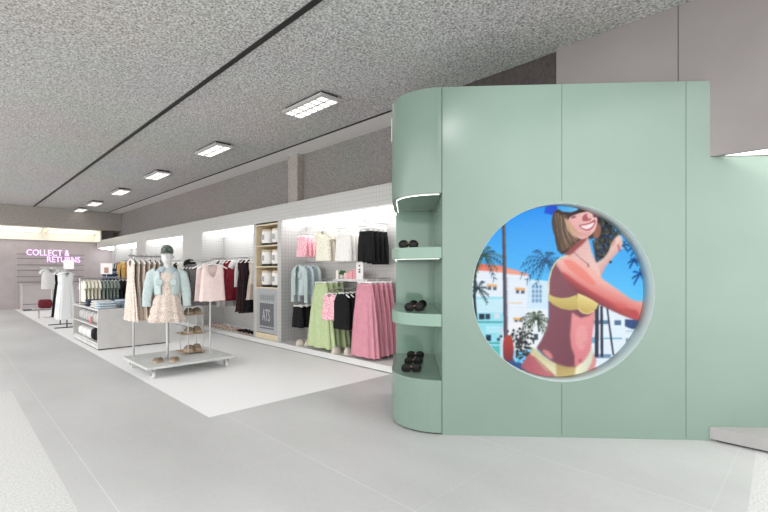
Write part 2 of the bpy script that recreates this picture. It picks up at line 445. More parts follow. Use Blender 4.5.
def led(z, o_=.045, rad=.0022):
    r = RC-o_
    p = [(-.02, RC-r, z)]+[(-r*math.sin(a), RC-r*math.cos(a), z) for a in [PI/2*k/20 for k in range(1, 21)]]+[(-r, D2-.04, z)]
    return MB().tube(p, rad, 6).build('led_strip', M['led'], W)
led(2.062)
led(1.505, .03, .0012); led(.921, .09)
# small white strip high on the curve
a = math.radians(84)
o = MB().box(-.003, .003, -.007, .007, 0, .22).build('white_strip', M['white'], W)
o.location = (-(RC+.003)*math.sin(a), RC-(RC+.003)*math.cos(a), 2.63); o.rotation_euler = (0, 0, PI/2-a)

# ---- the picture on the round screen: painted here as a raster, shown as the screen's own light
SSX = 4
PX0, PY0, PW, PH = 464, 194, 192, 194
img = np.zeros((PH*SSX, PW*SSX, 3), np.float32)
yy, xx = np.mgrid[0:PH*SSX, 0:PW*SSX].astype(np.float32)
UX = PX0+(xx+.5)/SSX; UY = PY0+(yy+.5)/SSX
def inside(poly, gx, gy):
    c = np.zeros(gx.shape, bool); n = len(poly)
    for i in range(n):
        x1, y1 = poly[i]; x2, y2 = poly[(i+1) % n]
        if y1 == y2: continue
        k = ((y1 > gy) != (y2 > gy)) & (gx < (x2-x1)*(gy-y1)/(y2-y1)+x1)
        c ^= k
    return c
def smooth_poly(p, it=2):
    for _ in range(it):
        q = []
        for i in range(len(p)):
            a, b_ = p[i], p[(i+1) % len(p)]
            q += [(a[0]*.75+b_[0]*.25, a[1]*.75+b_[1]*.25), (a[0]*.25+b_[0]*.75, a[1]*.25+b_[1]*.75)]
        p = q
    return p
def poly(p, col, col2=None, d=None, rnd=0, alpha=1.):
    """fill; with col2 and d=(x0,y0,x1,y1) a ramp between two colours along that direction"""
    if rnd: p = smooth_poly(p, rnd)
    xs = [q[0] for q in p]; ys = [q[1] for q in p]
    i0 = max(0, int((min(ys)-PY0)*SSX)-1); i1 = min(img.shape[0], int((max(ys)-PY0)*SSX)+2)
    j0 = max(0, int((min(xs)-PX0)*SSX)-1); j1 = min(img.shape[1], int((max(xs)-PX0)*SSX)+2)
    if i1 <= i0 or j1 <= j0: return
    gx, gy = UX[i0:i1, j0:j1], UY[i0:i1, j0:j1]
    m = inside(p, gx, gy)
    c = np.array(col, np.float32)[None, None, :]
    if col2 is not None:
        x0, y0, x1, y1 = d; l2 = (x1-x0)**2+(y1-y0)**2
        t = np.clip(((gx-x0)*(x1-x0)+(gy-y0)*(y1-y0))/l2, 0, 1)[..., None]
        c = c*(1-t)+np.array(col2, np.float32)*t
    else: c = np.broadcast_to(c, m.shape+(3,))
    v = img[i0:i1, j0:j1]; v[m] = v[m]*(1-alpha)+c[m]*alpha
def line(pts, w, col, w2=None, alpha=1.):
    w2 = w if w2 is None else w2; n = len(pts)
    for i in range(n-1):
        (x0, y0), (x1, y1) = pts[i], pts[i+1]
        l = math.hypot(x1-x0, y1-y0) or 1; nx, ny = -(y1-y0)/l, (x1-x0)/l
        a = (w+(w2-w)*i/(n-1))/2; e = (w+(w2-w)*(i+1)/(n-1))/2
        poly([(x0+nx*a, y0+ny*a), (x1+nx*e, y1+ny*e), (x1-nx*e, y1-ny*e), (x0-nx*a, y0-ny*a)], col, alpha=alpha)
def rect(x0, y0, x1, y1, col): poly([(x0, y0), (x1, y0), (x1, y1), (x0, y1)], col)
rg = random.Random(3)
def palm(cx, cy, r, col, n=11, col2=None):
    for k in range(n):
        a = -PI/2+(k-(n-1)/2)*(2*PI*.86/n)+rg.uniform(-.1, .1); L_ = r*rg.uniform(.75, 1.1); pts = []
        for j in range(7):
            t = j/6; pts.append((cx+math.cos(a)*L_*t, cy+math.sin(a)*L_*t+.42*L_*t*t))
        cc = col if (k % 2 or not col2) else col2
        line(pts, .9, cc, .3)
        for j in range(1, 7):
            px, py = pts[j]
            for s in (-1, 1):
                line([(px, py), (px+math.cos(a+s*.9)*L_*.2, py+math.sin(a+s*.9)*L_*.2+L_*.14)], .9, cc, .3)
# sky
t = np.clip((UY-200)/110, 0, 1)[..., None]
img[:] = np.array((38, 146, 240), np.float32)*(1-t)+np.array((104, 204, 252), np.float32)*t
# buildings at left
poly([(470, 268), (479, 270), (508, 273), (529, 275), (529, 350), (470, 350)], (228, 238, 250))
poly([(476, 270.5), (480, 264), (500, 265.5), (508, 268), (529, 274), (527, 275.8), (508, 274), (500, 272.5)], (226, 112, 90), (240, 160, 138), (490, 264, 492, 274))
rect(470, 297, 503, 352, (150, 222, 238)); rect(476, 299, 503, 313, (196, 234, 246))
rect(470, 321.5, 503, 323, (70, 160, 160)); rect(470, 342.5, 505, 344, (60, 160, 150)); rect(484, 346, 506, 358, (90, 190, 190))
for x, y in ((487, 284), (515, 287.5), (513.5, 317.5)):
    poly([(x, y), (x+10, y+.6), (x+10.5, y+3), (x-.5, y+2.4)], (236, 178, 112)); rect(x+1, y+2.6, x+4.2, y+6, (90, 100, 120)); rect(x+6, y+3, x+9.4, y+6.2, (90, 100, 120))
rect(508, 302.5, 522, 303.6, (238, 200, 150)); rect(479, 314, 484.5, 319.5, (30, 50, 66)); rect(485.5, 314, 490, 319.5, (40, 62, 80)); rect(494, 313.5, 500, 319, (205, 226, 236))
rect(486, 335, 491, 341, (20, 50, 80)); rect(497, 338, 503, 341, (40, 80, 100))
rect(486, 326, 500, 333, (176, 232, 244)); rect(500, 327, 503, 360, (196, 220, 236))
rect(507, 276, 508.5, 330, (206, 220, 236))
poly([(527, 279), (548, 281), (548, 345), (527, 345)], (208, 232, 248))
for r_ in range(4):
    for c_ in range(3): rect(532+c_*3.6, 285+r_*4.6, 534.6+c_*3.6, 288.6+r_*4.6, (120, 160, 196))
rect(527, 309, 548, 350, (232, 242, 248)); rect(508, 322, 530, 350, (238, 240, 244)); rect(534, 334, 538, 340, (60, 80, 90))
# right hand buildings
poly([(588, 296), (604, 300), (622, 306), (646, 318), (646, 372), (588, 372)], (226, 240, 252))
rect(594, 320, 609, 324, (90, 130, 160)); rect(614.5, 320, 621, 325, (84, 116, 146)); rect(626, 330, 633, 332, (190, 210, 222))
rect(590, 337, 596, 343, (120, 170, 200)); rect(600, 337.4, 622, 339, (120, 180, 210)); rect(626, 338, 628, 343, (110, 130, 150))
poly([(625, 319), (640, 320), (640, 328), (632, 329), (625, 326)], (60, 84, 130)); rect(594, 354, 611, 358, (120, 150, 180))
# palms
line([(478, 262), (475, 275), (474.5, 300), (477, 332)], 2.2, (42, 48, 58), 2.6); palm(484, 256, 18, (26, 62, 84), 12, (74, 92, 60))
line([(503.6, 220), (504.6, 270), (505.6, 330), (507, 366)], 3.4, (74, 70, 88), 4.4); line([(504.6, 220), (505.6, 270), (506.6, 340)], .9, (120, 112, 116))
palm(546, 262, 22, (20, 66, 108), 13, (30, 92, 130)); palm(536, 319, 15, (44, 62, 50), 12, (70, 84, 60)); line([(538, 318), (539, 332)], 1.6, (60, 60, 56))
palm(478, 289, 13, (34, 56, 60), 8)
for k in range(170):
    x, y = rg.gauss(520, 7), rg.gauss(346, 9); q = rg.uniform(.8, 2.)
    poly([(x-q, y), (x, y-q), (x+q, y), (x, y+q)], rg.choice([(40, 46, 44), (52, 56, 54), (34, 40, 50), (66, 66, 62)]))
poly([(503, 340), (507, 334), (512, 337), (514, 347), (513, 360), (508, 365), (503, 358)], (186, 66, 58), (120, 50, 60), (505, 336, 510, 364), 2)
line([(514.6, 331), (515.4, 364)], 1.3, (196, 206, 216)); poly([(508, 360), (530, 366), (536, 376), (516, 374)], (50, 84, 140))
palm(638, 246, 9, (24, 66, 120), 7); palm(634, 260, 6, (16, 60, 120), 7); palm(640, 274, 9, (20, 58, 118), 7, (14, 70, 150)); palm(622, 244, 7, (28, 60, 90), 6)
poly([(597, 214), (606, 220), (616, 232), (614, 244), (604, 257), (597, 262), (594, 246)], (44, 50, 52), rnd=1)
for k in range(340):
    x, y = rg.uniform(596, 622), rg.uniform(214, 262)
    if y < 214+(x-596)*.9-4 or x > 619-(y-236)*.35 and y > 236: continue
    q = rg.uniform(.7, 2.2)
    poly([(x-q, y), (x, y-q), (x+q, y+.4), (x, y+q)], rg.choice([(32, 40, 34), (58, 62, 48), (24, 34, 60), (90, 90, 60), (50, 80, 130), (20, 26, 24)]))
for w_, pts in ((3.8, [(597, 304), (596.6, 357)]), (2.6, [(601.5, 306), (602, 357)]), (1.7, [(606.5, 303), (610, 330), (613.4, 355)])): line(pts, w_, (48, 52, 70))
line([(593, 240), (596.5, 262)], 1.6, (60, 64, 76))
bg_img = img.copy()
# far arm with hand
poly([(590, 274), (594, 264), (604, 258), (609, 250), (612, 241), (616, 236), (620, 234.5), (622.5, 237), (623, 243), (620, 250), (614, 257), (606, 266), (601, 277), (597, 282)], (238, 206, 194), (206, 150, 146), (606, 250, 618, 262), 1)
for a_, e_ in (((613, 242), (619, 235)), ((615, 245), (621.5, 236)), ((617, 246), (624, 243)), ((617, 249), (625, 248))):
    line([a_, ((a_[0]+e_[0])/2+.6, (a_[1]+e_[1])/2-.6), e_], 2.2, (240, 206, 196), 1.4)
line([(618, 244), (620, 252)], 1.5, (176, 60, 76)); line([(615, 239), (613, 246)], .8, (170, 90, 100))
# hair behind
poly([(556, 208), (551.5, 217), (552, 228), (556, 240), (557.5, 250), (562, 256), (570, 250), (575, 243), (586, 240), (597, 238), (602, 230), (600, 218), (592, 208), (576, 205)], (58, 46, 42), rnd=2)
poly([(595, 222), (601, 224), (602, 233), (597, 240), (592, 236)], (150, 100, 84), rnd=2)
# body: shaded side
poly([(548.6, 296), (549, 280), (551, 270), (556, 262), (564, 258), (572, 262), (590, 280), (600, 296), (598, 303), (595, 311), (594, 322), (592, 338), (591, 350), (588, 358), (577, 368), (566, 368), (554, 363), (544, 356), (536, 348), (541, 340), (546, 330), (548.4, 318), (548.2, 304)], (134, 82, 94), (120, 70, 84), (550, 300, 590, 320))
# lit belly
poly([(572, 312), (576, 315), (581, 318), (589, 315.5), (595, 310), (594.4, 322), (592.4, 338), (591.4, 350), (586, 359), (578, 366), (574.6, 366), (574.6, 356), (571.4, 347), (570, 336), (571, 324)], (232, 150, 152), (220, 132, 140), (574, 318, 588, 356))
poly([(577, 326), (586, 324), (588, 338), (584, 350), (578, 350), (575, 338)], (238, 170, 168), rnd=2, alpha=.6)
line([(579.6, 362), (580.6, 359)], 1.2, (110, 50, 56)); line([(584, 342), (584.6, 344)], .7, (160, 90, 96))
# hips and legs
poly([(533, 349), (526, 357), (520, 367), (530, 374), (548, 381), (560, 384), (572, 384), (585, 380), (594, 372), (597, 360), (592, 350), (578, 372), (556, 366)], (176, 92, 104), (222, 150, 150), (528, 350, 592, 376))
poly([(541, 350), (546, 349.6), (551, 353), (553.6, 359.6), (548, 358)], (214, 138, 140), rnd=2)
# briefs
poly([(531, 349), (533.4, 347), (540, 353), (548, 359.4), (556, 363.6), (557.4, 378), (546, 370), (536, 360), (530, 353.6)], (214, 206, 160), (228, 224, 190), (532, 350, 556, 372))
poly([(556, 363.6), (566, 366.6), (576, 366.8), (577, 379), (566, 383), (556.6, 380)], (182, 160, 104), (206, 186, 130), (562, 366, 566, 381))
poly([(576, 366.8), (583, 362), (588, 355.6), (591.6, 347), (594, 352), (592, 362), (587, 371), (577, 380), (574.6, 374)], (242, 238, 206), (214, 220, 200), (578, 366, 590, 366))
line([(533, 356), (546, 368), (556, 377.6)], .9, (140, 70, 70)); line([(531.4, 350), (540, 357), (556, 367)], .6, (184, 172, 120))
# neck, chest, near arm
poly([(563, 256), (570, 250), (575, 243), (582, 239), (588, 236.6), (589.6, 242), (592, 252), (597, 263), (602, 278), (592, 272), (580, 264), (570, 258)], (226, 182, 176), (236, 198, 190), (572, 250, 594, 262))
poly([(564, 256), (569, 249), (574, 243.6), (581, 240), (588, 237), (585, 242), (577, 249), (571, 255)], (150, 74, 74), rnd=1)
poly([(555, 263), (561, 257.6), (568, 256), (578, 259), (586, 263), (593, 269), (602, 278), (612, 285), (622, 292), (630, 298), (637, 301), (646, 300), (646, 320), (637, 320.6), (628, 317.6), (616, 312.6), (604, 306.6), (592, 301), (582, 296), (574, 289), (566, 279), (560, 270)], (240, 182, 172), (212, 96, 96), (604, 282, 596, 300), 1)
poly([(560, 271), (567, 274), (576, 281), (588, 289), (602, 297), (618, 305), (630, 309), (638, 310), (640, 320.6), (630, 318.6), (616, 312.8), (604, 307), (592, 301.4), (582, 296), (574, 289.4), (566, 280)], (190, 84, 86), (116, 54, 66), (600, 296, 595, 304), 1)
poly([(562, 260), (570, 259), (580, 266), (590, 275), (598, 286), (590, 284), (578, 276), (568, 268)], (236, 128, 116), rnd=2, alpha=.75)
poly([(613, 301), (622, 302), (630, 307), (624, 310), (614, 306)], (216, 104, 100), rnd=2, alpha=.6)
def blur(a):
    for ax in (0, 1):
        a = (np.roll(a, 1, ax)+2*a+np.roll(a, -1, ax))/4
    return a
bm_ = (np.abs(img-bg_img).sum(2) > 0).astype(np.float32)
for _ in range(4): bm_ = blur(bm_)
soft = img
for _ in range(26): soft = blur(soft)
img = bg_img*(1-bm_[..., None])+(soft*.75+img*.25)*bm_[..., None]
# straps, necklace, top
line([(568, 255.6), (561, 257.4), (555.4, 262.6), (551.4, 270), (549, 280), (548.6, 294)], 1.2, (240, 222, 176), 1.4)
line([(574, 252), (580, 258), (586, 262.4), (588, 264)], .6, (120, 80, 90)); line([(588, 263.6), (588.6, 267)], 1.1, (110, 66, 76))
poly([(548.2, 293.6), (554, 296.8), (561, 298), (569, 297.4), (577, 294.6), (578.4, 309.4), (570, 310.2), (561, 308.6), (553, 304.4), (548.2, 300)], (208, 190, 116), (188, 166, 96), (562, 298, 562, 310))
poly([(577.6, 293), (584, 295.4), (592, 299.4), (598.6, 303.6), (596.6, 308.6), (592, 312.4), (586, 314.2), (580, 311.6), (577.4, 306.6)], (234, 216, 146), (196, 168, 92), (588, 298, 585, 313))
for k in range(5): line([(580+k*3, 297+k*1.3), (580.6+k*2.6, 309+k*.4)], .35, (206, 184, 112))
line([(578, 308), (582, 312.6), (588, 313.8), (594, 311)], .9, (240, 226, 170))
# face
poly([(567, 224), (569, 217), (576, 213), (586, 210.6), (593, 211), (597.6, 217), (597, 225), (594, 232), (588, 237), (582, 239.6), (576, 237), (570, 231)], (224, 164, 164), (240, 196, 190), (570, 230, 592, 220), 1)
poly([(563, 212.6), (575, 212.8), (585, 208.4), (590, 209.6), (587, 211.4), (580, 212.8), (573, 215.4), (567, 218)], (64, 46, 52))
poly([(570, 217.4), (574, 216), (577, 216.4), (574, 218.4)], (110, 66, 72), rnd=1); poly([(588, 211.6), (591, 210.4), (593.6, 211.6), (591, 213)], (110, 66, 72), rnd=1)
poly([(571, 219), (578, 216), (582, 220), (579, 225), (573, 225)], (236, 178, 176), rnd=2, alpha=.8)
poly([(582, 217), (586, 213), (590, 215), (591.6, 219.6), (587.6, 221.2), (582.4, 221.4)], (176, 98, 106), rnd=1)
poly([(586.4, 213.6), (589.4, 213), (591, 218), (588.4, 219)], (236, 186, 182), rnd=1)
poly([(592.4, 212), (596, 213.4), (597, 217), (593.4, 218)], (120, 66, 80), rnd=1)
poly([(578, 225), (584, 224), (590, 222.4), (595.6, 218.6), (595.4, 224), (592, 229), (587.4, 231), (582.4, 229.4)], (178, 84, 96), rnd=1)
poly([(579.6, 225.8), (585, 225.2), (590.6, 223.6), (594.4, 221.4), (593.6, 225.2), (590, 228.4), (586, 229.2), (582.2, 227.8)], (246, 232, 230), rnd=1)
poly([(579, 231), (586, 233), (592, 230), (590, 235), (583, 238)], (216, 150, 146), rnd=2, alpha=.5)
for _ in range(3): img = blur(img)
# near hair with lighter strands, peaked cap
poly([(557, 208), (563, 212), (567, 219), (569, 228), (575, 237), (578, 240), (572, 244), (566, 250), (560, 252), (556.6, 243), (552.4, 228), (552, 217)], (70, 54, 46), (104, 76, 60), (554, 225, 572, 235), 1)
hr = random.Random(11)
for k in range(46):
    f = k/45; x0 = 553.5+13*f+hr.uniform(-.8, .8); y0 = 214+3*f+hr.uniform(-2, 3)
    x1 = 553+15*f+hr.uniform(-1, 1); y1 = 229+hr.uniform(-2, 2)
    x2 = 558+20*f**1.1+hr.uniform(-1.5, 1.5); y2 = 251-11*f**1.6+hr.uniform(-3, 2.4)
    lt = hr.random()*(.35+.65*f)
    cc = tuple(a*(1-lt)+b*lt for a, b in zip((50, 38, 34), (222, 186, 150)))
    line([(x0, y0), (x1*.75+(x0+x2)*.125, y1), ((x1+x2)/2-.5, (y1+y2)/2), (x2, y2)], 1.25, cc, .55)
for k in range(9):
    line([(566+k*.5, 219+k*.5), (569+k*.9, 228+k*.3), (574+k*1.1, 236)], .8, ((226, 190, 158), (180, 140, 114), (206, 164, 136))[k % 3], .4)
poly([(544, 213), (546, 205), (552, 201), (560, 200), (559, 206), (556, 210), (552, 215)], (26, 96, 226), (40, 70, 200), (546, 204, 556, 214))
poly([(557, 205), (560, 200), (575, 199), (580, 206), (577.6, 210), (571, 212.4), (563, 211.6), (558, 209)], (70, 168, 238), (110, 186, 232), (560, 206, 576, 206))
poly([(577, 203), (586, 200), (604, 200), (606, 212), (598, 212), (594, 208), (588, 206.6), (580, 208)], (150, 156, 140))
poly([(592, 206), (599, 204), (603, 210), (599, 216), (595, 212)], (206, 176, 172), rnd=2)
# soften
def blur(a):
    for ax in (0, 1):
        a = (np.roll(a, 1, ax)+2*a+np.roll(a, -1, ax))/4
    return a
for _ in range(4): img = blur(img)
nr = np.random.RandomState(5)
img *= 1+.05*blur(blur(nr.randn(*img.shape[:2]).astype(np.float32)))[..., None]*.5
img *= (1-.035*(np.sin(UY*2*PI/1.6)))[..., None]
S = thing('round_screen', 'glowing round video screen with a smiling swimmer in a yellow bikini', 'screen', A, ang)
n = 256; RS = HR+.02
me = bpy.data.meshes.new('display_panel')
g = np.linspace(-RS, RS, n); GX, GZ = np.meshgrid(g, g)
keep = (GX**2+GZ**2) <= RS*RS; idx = -np.ones((n, n), int); idx[keep] = np.arange(keep.sum())
vx, vz = GX[keep], GZ[keep]
vl = [(HC+x, .18, HZ+z) for x, z in zip(vx, vz)]
fl = []
for i in range(n-1):
    for j in range(n-1):
        q = (idx[i, j], idx[i, j+1], idx[i+1, j+1], idx[i+1, j])
        if min(q) >= 0: fl.append(tuple(int(v) for v in q))
me.from_pydata(vl, [], fl)
u = 555.3+115.66*vx+1.65*vx*vx; v = 291.2-113.4*(1+.0143*vx)*vz
jj = np.clip(((u-PX0)*SSX).astype(int), 0, img.shape[1]-1); ii = np.clip(((v-PY0)*SSX).astype(int), 0, img.shape[0]-1)
cs = np.clip(img[ii, jj]/255, 0, 1); cl_ = np.where(cs <= .04045, cs/12.92, ((cs+.055)/1.055)**2.4)
at = me.color_attributes.new('picture', 'FLOAT_COLOR', 'POINT')
at.data.foreach_set('color', np.concatenate([cl_, np.ones((len(cl_), 1))], 1).astype(np.float32).ravel())
sm, nt, bs = new_mat('screen_picture')
an = nt.nodes.new('ShaderNodeAttribute'); an.attribute_name = 'picture'
nt.links.new(an.outputs['Color'], bs.inputs['Emission Color']); bs.inputs['Emission Strength'].default_value = .76
bs.inputs['Base Color'].default_value = (.01, .01, .01, 1); bs.inputs['Roughness'].default_value = .5; bs.inputs['Specular IOR Level'].default_value = .1
me.materials.append(sm); link('display_panel', me, S)
MB().box(HC-.85, HC+.85, .205, .26, HZ-.85, HZ+.85).build('screen_casing', M['black'], S)

# ------------------------------------------------------------------ garments
MESHES = {}
def cp(v, e): return math.copysign(abs(v)**e, v)
def tube_rings(levels, n=28, folds=7, seed=0, scoop=(0, 0), scoop_lv=1, sq=.85):
    r = random.Random(seed); p1, p2 = r.uniform(0, 6), r.uniform(0, 6); f2 = int(folds*1.6)+1
    rings = []
    for li, (z, hw, hd, amp) in enumerate(levels):
        ring = []
        for k in range(n):
            a = 2*PI*k/n; c, s = math.cos(a), math.sin(a)
            f = 1+amp*(math.cos(folds*a+p1)+.5*math.cos(f2*a+p2))
            zz = z
            dip = scoop[0] if s < 0 else scoop[1]
            if dip: zz = min(zz, -dip*max(0, 1-abs(c)*1.35)**.5+(.0 if abs(c) < .74 else z))
            ring.append((hw*cp(c, sq)*(1+.35*(f-1)), hd*cp(s, sq)*f, zz+(r.uniform(-.006, .006) if amp > .08 and li == len(levels)-1 else 0)))
        rings.append(ring)
    return rings
def get(key, fn):
    if key not in MESHES: MESHES[key] = fn()
    return MESHES[key]

def hanger_mesh():
    m = MB().tube([(-.19, 0, -.125), (-.12, 0, -.09), (0, 0, -.055), (.12, 0, -.09), (.19, 0, -.125)], .011, 6)
    return m.mesh('hanger', M['white'], True)
def hook_mesh():
    pts = [(0, 0, -.055), (0, 0, -.02)]+[(.022*math.sin(a)*1., 0, .0-.0+.022*(1-math.cos(a))-.02) for a in [PI*k/6 for k in range(1, 8)]]
    return MB().tube(pts, .0035, 5).mesh('hook', M['steel'], True)
def bar_mesh():
    m = MB().tube([(-.15, 0, -.06), (.15, 0, -.06)], .014, 6)
    return m.mesh('clip_bar', M['white'], True)
def clip_mesh():
    return MB().box(-.014, .014, -.016, .016, -.098, -.05).mesh('clip', M['white'])
def hanger(loc, rz, label, kind='top', group=None, w=1., h=1.):
    t = thing('clothes_hanger', label, 'hanger', loc, rz, group)
    if kind == 'top':
        o = link('shoulder_bar', get('hgr', hanger_mesh), t); o.scale = (w, 1, 1)
    else:
        o = link('clip_bar', get('bar', bar_mesh), t); o.scale = (w, 1, 1)
        for s in (-1, 1):
            c = link('clip', get('clip', clip_mesh), t); c.location = (s*.12*w, 0, 0)
    link('hook', get('hook', hook_mesh), t)
    t.scale = (1, 1, h)
    return t

def part(t, name, key, fn, mat):
    def mk():
        me = fn().mesh(name, mat, True); return me
    return link(name, get(key+(mat.name,), mk), t)

def sleeve_fn(sg, sh, pts_r):
    """pts_r: list of (x,y,z,r) from shoulder outward"""
    def f():
        m = MB(); n = 12; rings = []
        P = [Vector((sg*x, y, z)) for x, y, z, r in pts_r]
        for i, p in enumerate(P):
            tt = (P[min(i+1, len(P)-1)]-P[max(0, i-1)]).normalized()
            a_ = tt.cross(Vector((0, 1, 0))).normalized(); b_ = Vector((0, 1, 0)); r = pts_r[i][3]
            rings.append([p+(a_*math.cos(2*PI*k/n)*r+b_*math.sin(2*PI*k/n)*r*.55)*(1+.06*math.cos(3*k+i*2)) for k in range(n)])
        m.loft(rings, True); return m
    return f

def g_skirt(t, mat, L=1., wt=.15, wb=.3, dt=.03, db=.05, folds=8, amp=.3, seed=0, band=True):
    lv = [(-L*i/12, wt+(wb-wt)*(i/12)**.8, dt+(db-dt)*(i/12), amp*min(1, .15+i/6)) for i in range(13)]
    part(t, 'skirt_body', ('skirt', L, wt, wb, dt, db, folds, amp, seed), lambda: MB().loft(tube_rings(lv, 44, folds, seed), cap0=True), mat)
    if band: part(t, 'waistband', ('wb', wt, dt), lambda: MB().loft(tube_rings([(.025, wt+.004, dt+.004, 0), (-.02, wt+.006, dt+.005, 0)], 28, 5, 0), cap0=True), mat)
def g_top(t, mat, L=.5, ws=.15, wc=.19, wh=.2, d=.035, scoop=(.1, .03), sleeve=None, seed=0, amp=.08, straps=False):
    lv = [(0, ws*.62, d*.35, 0), (-.025, ws*.92, d*.6, 0), (-.07, ws*1.05, d*.8, .01), (-.14, wc*.98, d, .02), (-.2, wc, d, amp*.5)]
    lv += [(-.2-(L-.2)*i/6, wc+(wh-wc)*i/6, d*(1+.1*i/6), amp*(.5+.5*i/6)) for i in range(1, 7)]
    part(t, 'bodice', ('top', L, ws, wc, wh, d, scoop, seed, amp), lambda: MB().loft(tube_rings(lv, 32, 7, seed, scoop, 2)), mat)
    if sleeve:
        for s in (-1, 1):
            if sleeve == 'short': pr = [(ws*.8, 0, -.035, .05), (ws+.05, 0, -.09, .058), (ws+.085, 0, -.17, .06)]
            elif sleeve == 'puff': pr = [(ws*.8, 0, -.03, .04), (ws+.04, 0, -.06, .07), (ws+.07, 0, -.12, .07), (ws+.075, 0, -.16, .045)]
            else: pr = [(ws*.8, 0, -.04, .055), (ws+.05, 0, -.1, .06), (ws+.09, 0, -.28, .055), (ws+.1, 0, -.45, .048), (ws+.1, 0, -.53, .046)]
            part(t, 'sleeve', ('slv', sleeve, ws, s), sleeve_fn(s, ws, pr), mat)
def g_dress(t, mat, L=.85, w=.16, wb=.3, seed=0, amp=.26, waist=.13, dt=.03, db=.06, sleeve=None, folds=8):
    lv = [(0, w*.55, dt*.4, 0), (-.025, w*.85, dt*.6, 0), (-.08, w, dt, .01), (-.18, w*.98, dt*1.1, .02), (-.28, waist, dt, .04)]
    lv += [(-.28-(L-.28)*i/9, waist+(wb-waist)*(i/9)**.8, dt+(db-dt)*i/9, amp*min(1, .2+i/5)) for i in range(1, 10)]
    part(t, 'dress_body', ('dress', L, w, wb, seed, amp, waist, dt, db, folds), lambda: MB().loft(tube_rings(lv, 44, folds, seed, (.11, .04), 2)), mat)
    part(t, 'hem_frill', ('frill', L, wb, db, seed), lambda: MB().loft(tube_rings([(-L+.02, wb*.98, db*.98, amp), (-L-.04, wb*1.06, db*1.15, amp*1.2)], 44, folds, seed)), mat)
    if sleeve:
        for s in (-1, 1):
            part(t, 'sleeve', ('slv', 'puff', w, s), sleeve_fn(s, w, [(w*.75, 0, -.03, .04), (w+.03, 0, -.06, .065), (w+.06, 0, -.13, .06), (w+.06, 0, -.16, .04)]), mat)
def g_shorts(t, mat, L=.38, w=.16, d=.04, seed=0):
    part(t, 'seat', ('shseat', w, d), lambda: MB().loft(tube_rings([(0, w*.9, d*.8, 0), (-.08, w, d, .03), (-.2, w*1.06, d, .03)], 28, 6, seed), cap0=True), mat)
    for s in (-1, 1):
        def f(s=s):
            rings = tube_rings([(-.17, w*.55, d*.97, 0), (-.26, w*.56, d, .03), (-L, w*.6, d*1.05, .05)], 20, 5, seed)
            return MB().loft([[(x+s*w*.52, y, z) for x, y, z in r] for r in rings])
        part(t, 'leg', ('shleg', L, w, d, s, seed), f, mat)
    part(t, 'waistband', ('wb', w*.9, d*.8), lambda: MB().loft(tube_rings([(.02, w*.9+.004, d*.8+.004, 0), (-.025, w*.9+.006, d*.8+.005, 0)], 28, 5, 0), cap0=True), mat)
def g_jacket(t, mat, L=.55, ws=.19, d=.06, seed=0, open_=.35, sleeve_pts=None, pockets=True):
    def body():
        n = 30; rings = []
        lv = [(0, ws*.5, d*.5), (-.02, ws*.8, d*.7), (-.06, ws*1., d*.9), (-.15, ws*1.05, d*1.05), (-.3, ws*1.02, d*1.1), (-L+.05, ws*.98, d*1.1), (-L, ws*.98, d*1.08)]
        a0 = -PI/2
        for i, (z, hw, hd) in enumerate(lv):
            gap = open_*(1.0 if i > 1 else 1.2)
            ring = []
            for k in range(n+1):
                a = a0+gap+(2*PI-2*gap)*k/n
                ring.append((hw*cp(math.cos(a), .85), hd*cp(math.sin(a), .85)*(1+.03*math.cos(5*a+i)), z))
            rings.append(ring)
        return MB().loft(rings, False)
    o = part(t, 'jacket_body', ('jkt', L, ws, d, seed, open_), body, mat)
    sp = sleeve_pts or [(ws*.85, 0, -.05, .06), (ws+.06, 0, -.12, .07), (ws+.085, 0, -.28, .062), (ws+.095, 0, -.45, .055), (ws+.095, 0, -.58, .05)]
    for s in (-1, 1):
        part(t, 'sleeve', ('jsl', ws, s, len(sp), sp[-1]), sleeve_fn(s, ws, sp), mat)
        part(t, 'cuff', ('jcf', ws, s, sp[-1]), sleeve_fn(s, ws, [(sp[-1][0], sp[-1][1], sp[-1][2]+.02, sp[-1][3]+.006), (sp[-1][0], sp[-1][1], sp[-1][2]-.03, sp[-1][3]+.005)]), mat)
        if pockets:
            part(t, 'pocket', ('jpk', ws, d, s), lambda: MB().box(s*ws*.5-.04, s*ws*.5+.04, -d*1.02-.008, -d*.9, -.24, -.13), mat)
    part(t, 'collar', ('jcol', ws, d), lambda: MB().loft([[(ws*.5*math.cos(a), d*.6*math.sin(a), .01) for a in [-PI/2+.5+(2*PI-1)*k/16 for k in range(17)]],
                                                         [(ws*.62*math.cos(a), d*.9*math.sin(a), -.035) for a in [-PI/2+.45+(2*PI-.9)*k/16 for k in range(17)]]], False), mat)
def G(name, label, cat, loc, rz, group=None): return thing(name, label, cat, loc, rz, group)

FWX = -PI/2     # facing -X (out of the bays)
def prong(name_label, y, z, x0=4.42):
    t = thing('display_prong', name_label, 'display arm', (BX, y, z), 0, 'display arms on the tiled bay wall')
    MB().tube([(-.004, 0, 0), (x0-BX, 0, 0), (x0-BX-.01, 0, .035)], .007, 8).build('arm', M['steel'], t)
    MB().box(-.008, -.001, -.02, .02, -.03, .03).build('wall_plate', M['steel'], t)
    return t
def nth(i): return ['first', 'second', 'third', 'fourth', 'fifth', 'sixth', 'seventh', 'eighth'][i]

